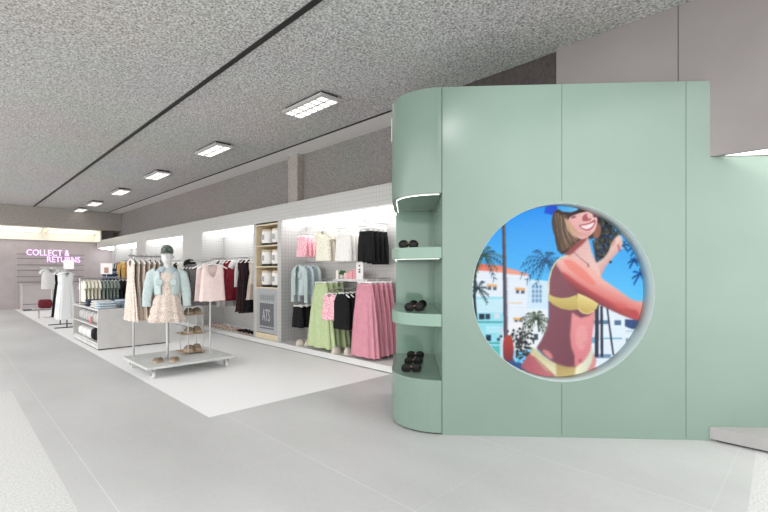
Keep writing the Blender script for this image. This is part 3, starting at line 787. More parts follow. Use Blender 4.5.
# bay one, upper row
prong('steel display arm holding the pink printed shorts', 6.5, 2.07)
prong('steel display arm holding the cream printed tops', 5.88, 2.135)
prong('steel display arm holding the white eyelet shorts', 5.36, 2.135)
prong('steel display arm holding the high black shorts', 4.83, 2.135)
for i in range(4):
    x = 4.45+i*.095
    hanger((x, 6.5, 2.07), FWX, '%s white clip hanger from the front on the pink shorts arm' % nth(i), 'clip', 'hangers on the pink shorts arm', .85)
    t = G('printed_shorts', 'pink and white printed shorts on the upper arm, %s from the front' % nth(i), 'shorts', (x, 6.5, 1.97), FWX, 'pink printed shorts'); g_shorts(t, CL['pinkprint'], .32, .135, .034, i)
for i in range(4):
    x = 4.45+i*.1
    hanger((x, 5.88, 2.135), FWX, '%s white hanger from the front on the cream tops arm' % nth(i), 'top', 'hangers on the cream tops arm', .9)
    t = G('printed_blouse', 'cream printed top on the upper arm, %s from the front' % nth(i), 'top', (x, 5.88, 2.07), FWX, 'cream printed tops'); g_top(t, CL['cream' if i % 2 else 'lemon'], .5, .14, .18, .2, .036, (.07, .02), 'short', i)
for i in range(4):
    x = 4.45+i*.1
    hanger((x, 5.36, 2.135), FWX, '%s white clip hanger from the front on the eyelet shorts arm' % nth(i), 'clip', 'hangers on the eyelet shorts arm', .95, 1.6)
    t = G('eyelet_skirt', 'white eyelet skirt on the upper arm, %s from the front' % nth(i), 'skirt', (x, 5.36, 1.975), FWX, 'white eyelet skirts'); g_skirt(t, CL['eyelet'], .42, .15, .19, .034, .038, 6, .12, i)
for i in range(4):
    x = 4.45+i*.1
    hanger((x, 4.83, 2.135), FWX, '%s white clip hanger from the front on the high black shorts arm' % nth(i), 'clip', 'hangers on the high black shorts arm', .95, 1.6)
    t = G('black_shorts', 'black shorts on the upper arm by the green wall, %s from the front' % nth(i), 'shorts', (x, 4.83, 1.975), FWX, 'black shorts on the upper arm'); g_shorts(t, CL['black'], .43+.015*i, .16, .038, i)
# bay one, lower rows
prong('steel display arm holding the light denim jackets', 6.56, 1.56)
for i, x in enumerate((4.44, 4.58, 4.73)):
    hanger((x, 6.56, 1.56), FWX, '%s hanger from the front on the denim jackets arm' % nth(i), 'top', 'hangers on the denim jackets arm', .95)
    t = G('denim_jacket', 'light denim jacket in the tiled bay, %s from the front of its arm' % nth(i), 'jacket', (x, 6.56, 1.495), FWX, 'denim jackets in the tiled bay'); g_jacket(t, CL['denim' if i != 1 else 'pale_blue'], .52, .15, .05, i, .3, [(.12, 0, -.04, .05), (.18, 0, -.11, .055), (.2, 0, -.28, .052), (.205, 0, -.45, .048), (.205, 0, -.62, .045)])
prong('steel display arm holding the low black shorts under the jackets', 6.6, .84)
for i in range(3):
    x = 4.44+i*.12
    hanger((x, 6.6, .84), FWX, '%s white clip hanger from the front above the low black shorts' % nth(i), 'clip', 'hangers above the low black shorts', .9)
    t = G('black_shorts', 'black shorts hanging under the denim jackets, %s from the front' % nth(i), 'shorts', (x, 6.6, .74), FWX, 'black shorts under the jackets'); g_shorts(t, CL['black'], .34, .15, .045, i)
prong('steel display arm holding the green skirts', 5.88, 1.27, 4.36)
for i in range(4):
    x = 4.40+i*.115
    hanger((x, 5.88, 1.27), FWX, '%s white clip hanger from the front above the green skirts' % nth(i), 'clip', 'hangers above the green skirts', 1.05)
    t = G('green_skirt', 'long apple green skirt in the tiled bay, %s from the front' % nth(i), 'skirt', (x, 5.88, 1.17), FWX, 'long green skirts'); g_skirt(t, CL['green'], 1.03, .155, .33, .034, .06, 7, .34, i)
prong('steel display arm holding the pink blouses', 5.60, 1.10, 4.36)
for i in range(3):
    x = 4.37+i*.1
    hanger((x, 5.60, 1.10), FWX, '%s white hanger from the front on the pink blouses arm' % nth(i), 'top', 'hangers on the pink blouses arm', .95)
    t = G('pink_blouse', 'pink printed blouse between the green and pink skirts, %s from the front' % nth(i), 'blouse', (x, 5.60, 1.035), FWX, 'pink printed blouses'); g_top(t, CL['pinkprint'], .42, .15, .18, .2, .034, (.06, .02), None, i, .14)
prong('steel display arm holding the black shirts', 5.29, 1.12, 4.34)
for i in range(5):
    x = 4.36+i*.095
    hanger((x, 5.29, 1.12), FWX, '%s white hanger from the front on the black shirts arm' % nth(i), 'top', 'hangers on the black shirts arm', .95)
    t = G('black_shirt', 'black sleeveless shirt beside the pink blouses, %s from the front' % nth(i), 'shirt', (x, 5.29, 1.055), FWX, 'black shirts beside the blouses'); g_top(t, CL['black'], .56, .14, .19, .19, .034, (.03, .02), None, i)
prong('steel display arm holding the long pink skirts', 4.79, 1.29, 4.36)
for i in range(5):
    x = 4.39+i*.1
    hanger((x, 4.79, 1.29), FWX, '%s white clip hanger from the front above the long pink skirts' % nth(i), 'clip', 'hangers above the long pink skirts', 1.05)
    t = G('pink_skirt', 'long rose pink skirt by the green wall, %s from the front' % nth(i), 'skirt', (x, 4.79, 1.185), FWX, 'long pink skirts'); g_skirt(t, CL['pinkskirt'], 1.05-.01*i, .16, .275, .034, .052, 9, .3, 20+i)
# wall shelf with plant, boxes and a little sign
t = thing('wall_shelf', 'pale wall shelf with pink boxes above the pink blouses', 'shelf', (BX, 5.42, 1.25))
bevel(MB().box(-.28, -.002, -.43, .43, -.02, .02).build('board', M['offwhite'], t), .004)
for y in (-.36, .36): MB().prism([(-.2, y-.012), (-.002, y-.012), (-.002, y+.012), (-.2, y+.012)], -.05, -.02).build('bracket', M['steel'], t)
t = thing('sign_card', 'white card with dark mark standing on the wall shelf', 'sign', (4.64, 5.18, 1.27), FWX)
MB().box(-.08, .08, -.006, .006, 0, .27).build('card', M['white'], t)
MB().box(-.02, .02, -.012, -.0065, .10, .13).box(-.02, .02, -.012, -.0065, .14, .165).box(-.016, .016, -.012, -.0065, .20, .225).build('mark', M['poster_dark'], t)
t = thing('potted_plant', 'tiny green plant in a pale pot on the wall shelf', 'plant', (4.68, 5.66, 1.27))
MB().loft([[(r*math.cos(a), r*math.sin(a), z) for a in [2*PI*k/16 for k in range(16)]] for r, z in ((.03, 0), (.04, .06), (.034, .06))], True, True, True).build('pot', M['offwhite'], t, True)
lf = MB()
for k in range(14):
    a = k*2.4; r = .03+.02*(k % 3)
    lf.ball((math.cos(a)*r*.8, math.sin(a)*r*.8, .08+.012*(k % 5)), .018, .014, .022, 8, 6)
lf.build('leaves', cloth('plant_leaf', (72, 112, 62), 16), t, True)
for i, (y, h, c) in enumerate(((5.54, .1, (224, 182, 180)), (5.43, .13, (226, 160, 166)), (5.32, .16, (222, 150, 158)))):
    o = MB().box(-.05, .05, -.05, .05, 0, h).build('gift_box', plain('pink_box_%d' % i, c, .6), None); bevel(o, .005)
    o.location = (4.7, y, 1.27); tag(o, 'pink box on the wall shelf, %s from the plant' % nth(i), 'box', 'pink boxes on the wall shelf')
o = MB().box(-.04, .04, -.03, .03, 0, .14).build('gift_box', M['cream_band'], None); o.location = (4.7, 5.78, 1.27); tag(o, 'cream box on the wall shelf beside the plant', 'box')

# ------------------------------------------------------------------ shoes
def outline(L, w, n=22, waist=.82):
    pts = []
    for k in range(n):
        a = 2*PI*k/n; y = -math.cos(a)*L/2
        ww = w/2*(1 if y < 0 else waist)*(1-.12*math.cos(2*a))
        pts.append((ww*math.sin(a), y))
    return pts
def clog_parts(t, m, L=.23, w=.09, open_=False, strap=None):
    def sole(): return MB().prism(outline(L, w), 0, .022)
    link('sole', get(('sole', L, w, m is CL['clog']), lambda: sole().mesh('sole', m if m is CL['clog'] else CL['sole'])), t)
    if not open_:
        def upper():
            rings = []
            for z, f, yo in ((.02, 1., 0), (.035, .97, 0), (.052, .78, .004), (.058, .45, .01)):
                rings.append([(x*f, y*f*(1 if y < 0 else .95)+yo, z*(1.0 if y < 0 else .72)) for x, y in outline(L*.98, w*.97)])
            return MB().loft(rings, True, False, True)
        link('upper', get(('upper', L, w, m.name), lambda: upper().mesh('upper', m, True)), t)
    else:
        for yo, wd in ((-.055, .03), (.0, .025), (.08, .018)):
            def st(yo=yo, wd=wd):
                rings = []
                for s in (-1, 1):
                    pass
                ar = [(w*.52*math.cos(a), w*.5*math.sin(a)*.9+.012) for a in [PI*k/10 for k in range(11)]]
                return MB().loft([[(x, yo-wd, z) for x, z in ar], [(x, yo+wd, z) for x, z in ar], [(x*.94, yo+wd, z-.006) for x, z in ar], [(x*.94, yo-wd, z-.006) for x, z in ar], [(x, yo-wd, z) for x, z in ar]], False)
            link('strap', get(('strap', yo, w, m.name), lambda: st().mesh('strap', m, True)), t)
def pair(name, loc, rz, mat, label, group, gap=.11, hz=1., **kw):
    for s, side in ((-1, 'one'), (1, 'other')):
        x = loc[0]+s*gap/2*math.cos(rz); y = loc[1]+s*gap/2*math.sin(rz)
        t = thing(name, label % ('left' if s < 0 else 'right'), 'shoe', (x, y, loc[2]), rz+s*.06, group)
        clog_parts(t, mat, **kw); t.scale = (1, 1, hz)
pair('clog', (4.50, 6.47, .1), FWX+.35, CL['clog'], '%s cream clog of the pair under the low black shorts', 'cream clogs', .17, 1.6, L=.25, w=.11)
pair('clog', (4.47, 5.39, .1), FWX+.35, CL['clog'], '%s cream clog of the pair between the green and pink skirts', 'cream clogs', .22, 1.7, L=.26, w=.125)
for i, y in enumerate((10.15, 9.8, 9.45, 9.1, 8.72)):
    pair('sandal', (4.5, y, .1), FWX, CL['pinkshoe'] if i < 4 else CL['black'], '%s ' + ('pale sandal' if i < 4 else 'black sandal') + ' of the %s pair under the burgundy dress rail' % nth(i), 'sandals under the dress rail', .14, L=.24, w=.1, open_=True)
pair('sandal', (4.5, 8.36, .1), FWX, CL['black'], '%s black sandal of the pair beside the oak shelf unit', 'sandals under the dress rail', .14, L=.24, w=.1, open_=True)

# ------------------------------------------------------------------ bay two dresses
def rail(label, p0, p1, drops, group=None, r=.012):
    x, y, z = p0
    t = thing('hanging_rail', label, 'rail', (x, y, z), 0, group)
    d = Vector(p1)-Vector(p0)
    MB().tube([(0, 0, 0), d], r, 10).build('bar', M['steel'], t)
    for dx, dy, dz, f in drops:
        MB().tube([(d.x*f, d.y*f, d.z*f), (d.x*f+dx, d.y*f+dy, d.z*f+dz)], r*.8, 8).build('bracket', M['steel'], t)
    return t
rail('steel hanging rail of the bay with the burgundy dress', (4.55, 8.08, 1.70), (4.55, 10.46, 1.70), [(.345, 0, 0, .04), (.345, 0, 0, .5), (.345, 0, 0, .96)])
specs = [  # y, kind, cloth, length, label
 (8.14, 'top', 'cream', .5, 'cream top nearest the oak shelf unit on the wall rail'),
 (8.27, 'dress', 'floral3', .78, 'cream printed dress on the wall rail beside the oak shelf unit'),
 (8.42, 'dress', 'black', 1.02, 'black dress showing below the cream printed dress'),
 (8.62, 'dress', 'brown', 1.08, 'long dark brown dress on the wall rail, nearer the oak unit'),
 (8.76, 'dress', 'brown', 1.06, 'long dark brown dress on the wall rail, nearer the white blouse'),
 (9.0, 'top', 'white', .58, 'white blouse hanging between the brown and burgundy dresses'),
 (9.28, 'dress', 'burgundy', .82, 'burgundy dress on the wall rail beside the white blouse'),
 (9.44, 'dress', 'burgundy', .86, 'burgundy dress behind the first burgundy one'),
 (9.62, 'dress', 'grey', 1.0, 'pale grey dress showing below the burgundy dresses'),
 (9.82, 'top', 'black', .5, 'black top behind the pale grey dress'),
 (10.12, 'dress', 'cream', .8, 'cream dress at the far end of the wall rail, nearer the viewer'),
 (10.28, 'dress', 'charcoal', .8, 'charcoal dress last at the far end of the wall rail')]
for y, kd, c, L, lb in specs:
    hanger((4.55, y, 1.70), 0, 'white hanger holding the '+' '.join(lb.split()[:11]), 'top', 'hangers on the wall rail', 1.)
    t = G('dress' if kd == 'dress' else 'blouse', lb, 'dress' if kd == 'dress' else 'blouse', (4.55, y, 1.635), 0)
    if kd == 'dress': g_dress(t, CL[c], L, .17, .21 if c != 'burgundy' else .25, int(y*10), .2, .15, .03, .045)
    else: g_top(t, CL[c], L, .13 if c == 'white' else .16, .12 if c == 'white' else .19, .13 if c == 'white' else .21, .035, (.08, .02), 'short' if c == 'white' else None, int(y*10))
# bays further along: rails with garments, glimpsed between the stands
rail('steel hanging rail in the bay behind the mannequin', (4.55, 11.8, 1.70), (4.55, 14.6, 1.70), [(.345, 0, 0, .04), (.345, 0, 0, .96)])
for i, (y, c, L) in enumerate(((11.95, 'white', .7), (12.2, 'cream', .7), (12.5, 'black', .6), (12.8, 'floral', .8), (13.1, 'white', .7), (13.4, 'grey', .8), (13.7, 'navy', .6), (14.0, 'cream', .6), (14.3, 'pale_blue', .6))):
    hanger((4.55, y, 1.70), 0, 'white hanger holding the %s garment from the near end behind the mannequin' % ['first', 'second', 'third', 'fourth', 'fifth', 'sixth', 'seventh', 'eighth', 'ninth'][i], 'top', 'hangers on the rail behind the mannequin', 1.)
    t = G('dress', '%s dress on the rail behind the mannequin, %s from the near end' % ({'white': 'white', 'cream': 'cream', 'black': 'black', 'floral': 'beige floral', 'grey': 'grey', 'navy': 'navy', 'pale_blue': 'pale blue'}[c], ['first', 'second', 'third', 'fourth', 'fifth', 'sixth', 'seventh', 'eighth', 'ninth'][i]), 'dress', (4.55, y, 1.635), 0)
    g_dress(t, CL[c], L, .16, .22, i, .2)
rail('steel hanging rail in the bay with the mustard jacket', (4.55, 15.7, 1.78), (4.55, 18.0, 1.78), [(.345, 0, 0, .04), (.345, 0, 0, .96)])
for i, (y, c, kd) in enumerate(((17.45, 'mustard', 'j'), (17.65, 'brown', 't'), (17.8, 'grey', 't'), (17.95, 'black', 't'))):
    hanger((4.55, y, 1.78), 0, 'white hanger holding the %s garment in the bay near the far wall' % ('mustard', 'brown', 'grey', 'black')[i], 'top', 'hangers near the far wall', 1.)
    if kd == 'j':
        t = G('mustard_jacket', 'mustard jacket hanging in the tiled bay near the far wall', 'jacket', (4.55, y, 1.715), 0); g_jacket(t, CL['mustard'], .6, .17, .06, i)
    else:
        t = G('sweater', '%s top behind the mustard jacket' % c, 'top', (4.55, y, 1.715), 0); g_top(t, CL[c], .6, .16, .2, .2, .04, (.05, .02), 'long', i)
# ------------------------------------------------------------------ oak shelf unit with canisters and poster
t = thing('shelf_unit', 'tall oak shelf unit with six cubbies over a grey poster panel', 'shelf unit', (FX, 7.535, .1))
u = MB()
W2 = .405
z1, zs = 2.2, .965
for y in (-W2, W2): MB().box(.005, .42, y-.012, y+.012, .0, z1).build('side_panel', M['wood'], t)
for k in range(4):
    z = zs+(z1-.024-zs)*k/3; MB().box(.005, .42, -W2+.012, W2-.012, z, z+.024).build('shelf', M['wood'], t)
MB().box(.4, .42, -W2+.012, W2-.012, zs, z1).build('back_panel', M['wood'], t)
MB().box(.006, .03, -W2+.012, W2-.012, .11, zs-.001).build('poster_panel', M['poster_grey'], t)
MB().box(.004, .1, -W2+.012, W2-.012, .0, .1).build('plinth_board', M['wood'], t)
fr = MB().box(-.002, .0055, -.27, .27, .72, .86)
fr.build('header_band', plain('poster_band', (150, 152, 152), .5), t)
MB().box(-.002, .0055, -.25, .25, .245, .68).build('poster_picture', M['poster_dark'], t)
MB().box(-.002, .0055, -.25, .25, .19, .215).build('poster_rule', M['poster_dark'], t)
def text_mesh(s, size, ext=.003, space=1.):
    cu = bpy.data.curves.new('lettering', 'FONT'); cu.body = s; cu.size = size; cu.extrude = ext; cu.align_x = 'CENTER'; cu.space_character = space
    ob = bpy.data.objects.new('lettering', cu); C.objects.link(ob)
    dg = bpy.context.evaluated_depsgraph_get(); me = bpy.data.meshes.new_from_object(ob.evaluated_get(dg))
    bpy.data.objects.remove(ob); bpy.data.curves.remove(cu)
    return me
RX90 = Matrix.Rotation(PI/2, 4, 'X')
me = text_mesh('ATS', .165); me.transform(RX90 @ Matrix.Diagonal((1., 1.95, 1, 1))); me.transform(Matrix.Rotation(FWX, 4, 'Z')); me.materials.clear(); me.materials.append(M['poster_white'])
o = link('poster_letters', me, t); o.location = (-.004, 0, .345)
for k in range(6):
    o = MB().box(-.004, -.002, -.235+k*.08, -.235+k*.08+.05, .745, .835).build('band_mark', plain('band_mark', (122, 130, 126), .5), t)
# canisters
def canister(label, loc):
    q = thing('canister', label, 'canister', loc, 0, 'canisters in the oak shelf unit')
    def ring(r, z): return [(r*math.cos(a), r*math.sin(a), z) for a in [2*PI*k/20 for k in range(20)]]
    MB().loft([ring(.125, .045), ring(.13, .06), ring(.13, .27), ring(.125, .28)], True, True, True).build('jar', M['white'], q, True)
    MB().loft([ring(.12, 0), ring(.135, .012), ring(.135, .04), ring(.12, .0445)], True, True, True).build('base', M['darksteel'], q, True)
    MB().loft([ring(.12, .281), ring(.13, .29), ring(.12, .315), ring(.04, .325)], True, True, True).build('lid', M['wood'], q, True)
    MB().box(-.136, -.1305, -.05, .05, .11, .21).build('label', M['poster_grey'], q)
    return q
for r in range(3):
    for c in range(2):
        z = .1+zs+(z1-.024-zs)*r/3+.024
        canister('white canister on the %s oak shelf, on the side %s the skirts bay' % (('lowest', 'middle', 'top')[r], ('towards', 'away from')[c]), (FX+.16, 7.535+(-.19 if c == 0 else .19), z))

# ------------------------------------------------------------------ wheeled platform with racks, mannequin and shoe stand
PT = .16
t = thing('display_platform', 'low grey wheeled platform under the mannequin and clothes rack', 'platform', (2.42, 6.65, 0))
bevel(MB().box(-.6, .6, -.55, .55, PT-.035, PT).build('deck', M['platform'], t), .006)
for sx in (-.5, .5):
    for sy in (-.45, .45):
        c = MB().tube([(sx-.014, sy, .04), (sx+.014, sy, .04)], .04, 14).build('caster_wheel', M['offwhite'], t)
        MB().box(sx-.028, sx-.018, sy-.02, sy+.02, .03, PT-.036).box(sx+.018, sx+.028, sy-.02, sy+.02, .03, PT-.036).box(sx-.028, sx+.028, sy-.025, sy+.025, PT-.05, PT-.036).build('caster_fork', M['steel'], t)
# clothes rack
t = thing('clothes_rack', 'steel clothes rack holding the beige floral dresses on the platform', 'clothes rack', (1.92, 7.02, PT))
MB().tube([(0, 0, 0), (0, 0, 1.455)], .013, 10).build('post', M['steel'], t)
MB().tube([(.45, 0, 0), (.45, 0, 1.455)], .013, 10).build('post', M['steel'], t)
MB().tube([(-.07, 0, 1.455), (.56, 0, 1.455)], .013, 10).build('rail', M['steel'], t)
for i in range(7):
    x = 1.885+i*.068; c = ('floral3', 'floral2', 'floral', 'floral2', 'floral', 'floral2', 'floral')[i]
    hanger((x, 7.02, PT+1.455+.012), FWX, '%s hanger from the outer end on the floral dress rack' % nth(i), 'top', 'hangers on the floral dress rack', .95)
    tt = G('floral_dress', ('cream floral dress at the outer end of the platform rack' if i == 0 else 'beige floral dress on the platform rack, %s from the outer end' % nth(i)), 'dress', (x, 7.02, PT+1.40), FWX, None if i == 0 else 'beige floral dresses on the platform rack')
    g_dress(tt, CL[c], .83-.01*(i % 3), .16, .25 if i else .27, i, .24, .14, .022, .036, None, 9)
# pink tops on a front facing arm
t = thing('clothes_rack', 'steel rack post with a straight arm holding the blush pink tops', 'clothes rack', (2.74, 6.33, PT))
MB().tube([(0, 0, 0), (0, 0, 1.39)], .014, 10).build('post', M['steel'], t)
MB().tube([(0, -.1, 1.39), (0, .72, 1.39)], .012, 10).build('arm', M['steel'], t)
for i in range(5):
    y = (6.25, 6.44, 6.55, 6.68, 6.8)[i]; c = 'blush' if i < 2 else 'charcoal'
    hanger((2.74, y, PT+1.39+.012), 0, '%s hanger from the front on the blush pink tops arm' % nth(i), 'top', 'hangers on the blush pink tops arm', 1.15)
    if i < 2:
        tt = G('camisole', ('blush pink sleeveless top at the front of the steel arm', 'second blush pink top behind the front one')[i], 'top', (2.74, y, PT+1.345), 0); g_top(tt, CL['blush'], .54, .145, .165, .19, .034, (.2, .05), None, i, .12)
    else:
        tt = G('charcoal_dress', 'charcoal dress beside the mannequin, %s behind the pink tops' % nth(i-2), 'dress', (2.70, y, PT+1.345), 0); g_dress(tt, CL['charcoal'], .58, .17, .2, i, .14, .16, .03, .036)
# black cap on a stalk above the charcoal dresses
t = thing('baseball_hat', 'black cap on a slim steel stalk beside the mannequin', 'cap', (2.76, 7.14, 1.42), .5)
MB().tube([(-.04, -.08, .13), (0, -.03, .06), (0, 0, .055)], .007, 8).build('stalk', M['steel'], t)
MB().loft([[(r*math.cos(a), r*1.1*math.sin(a), z) for a in [2*PI*k/20 for k in range(20)]] for r, z in ((.085, .05), (.09, .09), (.075, .14), (.04, .165), (.01, .17))], True, True, True).build('crown', CL['black'], t, True)
MB().prism([(-.08, -.06), (-.07, -.13), (0, -.165), (.07, -.13), (.08, -.06)], .05, .058).build('peak', CL['black'], t)
# shoe stand
t = thing('shoe_stand', 'small three tier wooden shoe stand on thin steel posts', 'shoe stand', (2.65, 6.81, PT))
for x, y in ((-.11, .12), (-.09, -.13), (.13, -.13), (.13, .12)): MB().tube([(x, y, 0), (x, y, .70)], .008, 8).build('post', M['steel'], t)
tiers = (.035, .305, .59)
for z in tiers: bevel(MB().box(-.17, .17, -.16, .16, z-.012, z).build('shelf', M['ply'], t), .003)
for k, z in enumerate(tiers):
    pair('sandal', (2.66, 6.79, PT+z), .25, CL['sandal'], '%s brown sandal on the ' + ('lowest', 'middle', 'top')[k] + ' tier of the shoe stand', 'brown sandals on the shoe stand', .13, 1.6, L=.21, w=.11)
pair('sandal', (2.157, 6.40, PT), -.5, CL['sandal'], '%s brown slip-on below the mannequin on the platform', 'slip-ons on the platform', .2, L=.25, w=.125)

# mannequin
MX, MY = 2.22, 6.55
mrz = -.42
t = thing('mannequin', 'pale mannequin in a denim jacket, floral dress and dark cap', 'mannequin', (MX, MY, PT), mrz)
t.scale = (.975, .975, .975)
MB().tube([(0, 0, 0), (0, 0, .75)], .02, 12).build('pole', M['steel'], t)
MB().loft([[(r*math.cos(a), r*math.sin(a), z) for a in [2*PI*k/24 for k in range(24)]] for r, z in ((.06, 0), (.06, .008), (.025, .014))], True, True, True).build('base_plate', M['steel'], t, True)
zt = 1.30   # neck base height above deck
lv = [(.70, .10, .08), (.80, .135, .10), (.92, .12, .09), (1.02, .11, .085), (1.14, .14, .10), (1.22, .15, .095), (1.275, .13, .075), (1.30, .06, .055), (1.33, .047, .047), (1.375, .045, .048), (1.395, .056, .062), (1.43, .07, .082), (1.48, .076, .094), (1.54, .076, .098), (1.58, .066, .086), (1.61, .04, .054), (1.62, .008, .01)]
MB().loft([[(w*math.cos(2*PI*k/24), d*math.sin(2*PI*k/24)-(.012 if z > 1.38 else 0), z) for k in range(24)] for z, w, d in lv], True, True, True).build('body', M['mannequin'], t, True)
MB().ball((0, -.112, 1.47), .012, .02, .022, 10, 7).build('nose', M['mannequin'], t, True)
# dress (child of the mannequin)
lvd = [(1.24, .145, .105, 0), (1.15, .152, .118, .01), (1.05, .128, .105, .01), (.98, .125, .102, .02)]+[(.98-.44*i/8, .125+.115*(i/8)**.75, .102+.09*i/8, .03+.07*i/8) for i in range(1, 9)]
dr = MB().loft(tube_rings(lvd, 48, 9, 4, sq=1.)).build('dress', CL['floral3'], t, True)
for i, z in enumerate((.86, .74, .62)):
    rr = .125+.115*((.98-z)/.44)**.75
    MB().loft(tube_rings([(z+.02, rr*1.0, rr*.86, .06), (z-.05, rr*1.1, rr*.95, .1)], 48, 9, 4, sq=1.)).build('ruffle', CL['floral3'], dr, True)
def mj():
    n = 36; rings = []
    for i, (z, hw, hd, gap) in enumerate(((1.315, .075, .075, .75), (1.29, .14, .095, .6), (1.25, .175, .115, .52), (1.15, .185, .135, .45), (1.03, .175, .135, .42), (.95, .17, .13, .42), (.93, .17, .13, .42))):
        rings.append([(hw*math.cos(a), hd*math.sin(a)*(1+.015*math.cos(7*a+i)), z) for a in [-PI/2+gap+(2*PI-2*gap)*k/n for k in range(n+1)]])
    return MB().loft(rings, False)
J = mj().build('jacket', CL['denim'], t, True)
so = J.modifiers.new('thick', 'SOLIDIFY'); so.thickness = .008
for s in (-1, 1):
    f = sleeve_fn(s, .18, [(.14, .0, 1.265, .065), (.20, 0, 1.215, .075), (.235, -.005, 1.08, .068), (.255, -.015, .94, .062), (.262, -.02, .82, .055), (.262, -.02, .80, .06), (.262, -.02, .765, .058)])
    f().build('sleeve', CL['denim'], J, True)
    MB().box(s*.09-.04, s*.09+.04, -.142, -.125, 1.07, 1.15).build('pocket', CL['denim'], J)
    MB().loft([[(s*.035, -.085, 1.33), (s*.06, -.08, 1.335), (s*.08, -.02, 1.345)], [(s*.05, -.125, 1.25), (s*.1, -.12, 1.27), (s*.13, -.04, 1.295)]], False).build('collar', CL['denim_d'], J, True)
cap = MB().loft([[(w*math.cos(2*PI*k/24), d*math.sin(2*PI*k/24)-.012, z) for k in range(24)] for z, w, d in ((1.535, .083, .106), (1.56, .084, .106), (1.60, .076, .096), (1.635, .05, .065), (1.648, .01, .012))], True, False, True).build('cap', CL['camo'], t, True)
MB().loft([[(.083*math.cos(a), .106*math.sin(a)-.012, 1.545) for a in [-PI+.35+(PI-.7)*k/12 for k in range(13)]], [(.085*math.cos(a), .185*math.sin(a)-.012, 1.525-.012*math.cos(a)**2) for a in [-PI+.35+(PI-.7)*k/12 for k in range(13)]]], False).build('peak', CL['camo'], cap, True)

# ------------------------------------------------------------------ gondola with cubbies
GX0, GX1, GY0, GY1, GZ = 1.9, 3.11, 9.02, 11.12, .72
t = thing('display_counter', 'pale grey display counter with open cubbies behind the platform', 'counter', ((GX0+GX1)/2, (GY0+GY1)/2, 0))
hx, hy = (GX1-GX0)/2, (GY1-GY0)/2
P = lambda *a: MB().box(*a)
P(-hx, hx, -hy, -hy+.03, .02, GZ).build('end_panel', M['stone'], t)
P(-hx, hx, hy-.03, hy, .02, GZ).build('end_panel', M['stone'], t)
P(-hx, hx, -hy+.03, hy-.03, GZ-.03, GZ).build('top', M['stone'], t)
P(-hx+.02, hx-.02, -hy+.03, hy-.03, .08, .11).build('bottom_shelf', M['stone'], t)
P(-hx, -hx+.45, -hy+.03, hy-.03, .395, .42).build('middle_shelf', M['stone'], t)
P(-hx+.45, -hx+.47, -hy+.03, hy-.03, .11, GZ-.03).build('centre_panel', M['stone'], t)
P(hx-.02, hx, -hy+.03, hy-.03, .11, GZ-.03).build('side_panel', M['stone'], t)
P(-hx, hx, -hy+.03, hy-.03, .02, .08).build('plinth', M['stone'], t)
P(-hx+.01, hx-.01, -hy+.01, hy-.01, 0, .02).build('toe_kick', M['black'], t)
def fold_mesh(w, d, h, m):
    bm_ = MB(); bm_.ball((0, 0, h/2), w/2, d/2, h/2, 20, 10)
    for v in bm_.bm.verts:
        v.co.x = math.copysign(min(1, abs(v.co.x/(w/2))**.42), v.co.x)*w/2; v.co.y = math.copysign(min(1, abs(v.co.y/(d/2))**.42), v.co.y)*d/2
        zz = (v.co.z-h/2)/(h/2); v.co.z = h/2+math.copysign(abs(zz)**.55, zz)*h/2
    return bm_.mesh('folded', m, True)
def fold(name, label, loc, dims, c, rz=0, group=None, cat='folded garment'):
    me = get(('fold', dims, c), lambda: fold_mesh(*dims, CL[c])); o = link(name, me); o.location = loc; o.rotation_euler.z = rz
    return tag(o, label, cat, group)
for i in range(9):
    y = 9.18+i*.2; c = 'grey'
    fold('folded_knit', 'grey folded knit filed in the upper cubby, %s from the near end' % (['first', 'second', 'third', 'fourth', 'fifth', 'sixth', 'seventh', 'eighth', 'ninth'][i]), (2.12, y, .42), (.34, .16, .2+.02*(i % 2)), c, 0, 'knits in the upper cubby')
o = MB().box(-.004, .004, -.04, .04, 0, .13).build('price_tag', plain('red_tag', (196, 84, 72), .6)); o.location = (1.93, 9.68, .42); tag(o, 'red tag card in front of the grey knits', 'tag')
for i in range(5):
    c = 'black' if i < 2 else 'white'
    fold('folded_bundle', '%s folded bundle in the lower cubby, %s from the near end' % (c, nth(i)), (2.1, 9.25+i*.36, .11), (.34, .3, .22 if i < 2 else .18), c, 0, 'bundles in the lower cubby')
pile = [(2.08, 9.28, 'pale_blue', 3), (2.48, 9.25, 'blue', 2), (2.86, 9.25, 'pale_blue', 3), (2.1, 9.68, 'cream', 3), (2.5, 9.66, 'pale_blue', 3), (2.86, 9.66, 'blue', 3), (2.1, 10.1, 'navy', 3), (2.48, 10.08, 'navy', 3), (2.86, 10.08, 'blue', 4)]
nm = {'pale_blue': 'pale blue', 'blue': 'mid blue', 'navy': 'navy', 'cream': 'cream'}
lv_ = ['bottom', 'second', 'third', 'fourth']
rows = {9.28: 'front', 9.25: 'front', 9.68: 'middle', 9.66: 'middle', 10.1: 'rear', 10.08: 'rear'}
cols = {2.08: 'cubby', 2.1: 'cubby', 2.48: 'centre', 2.5: 'centre', 2.86: 'mannequin'}
for x, y, c, k in pile:
    for j in range(k):
        fold('folded_jeans', '%s folded jeans, %s in the %s row pile at the counter %s side' % (nm[c], lv_[j], rows[y], cols[x]), (x+random.uniform(-.01, .01), y, GZ+j*.042), (.33, .33, .042), c, random.uniform(-.05, .05), 'folded jeans on the counter', 'folded jeans')
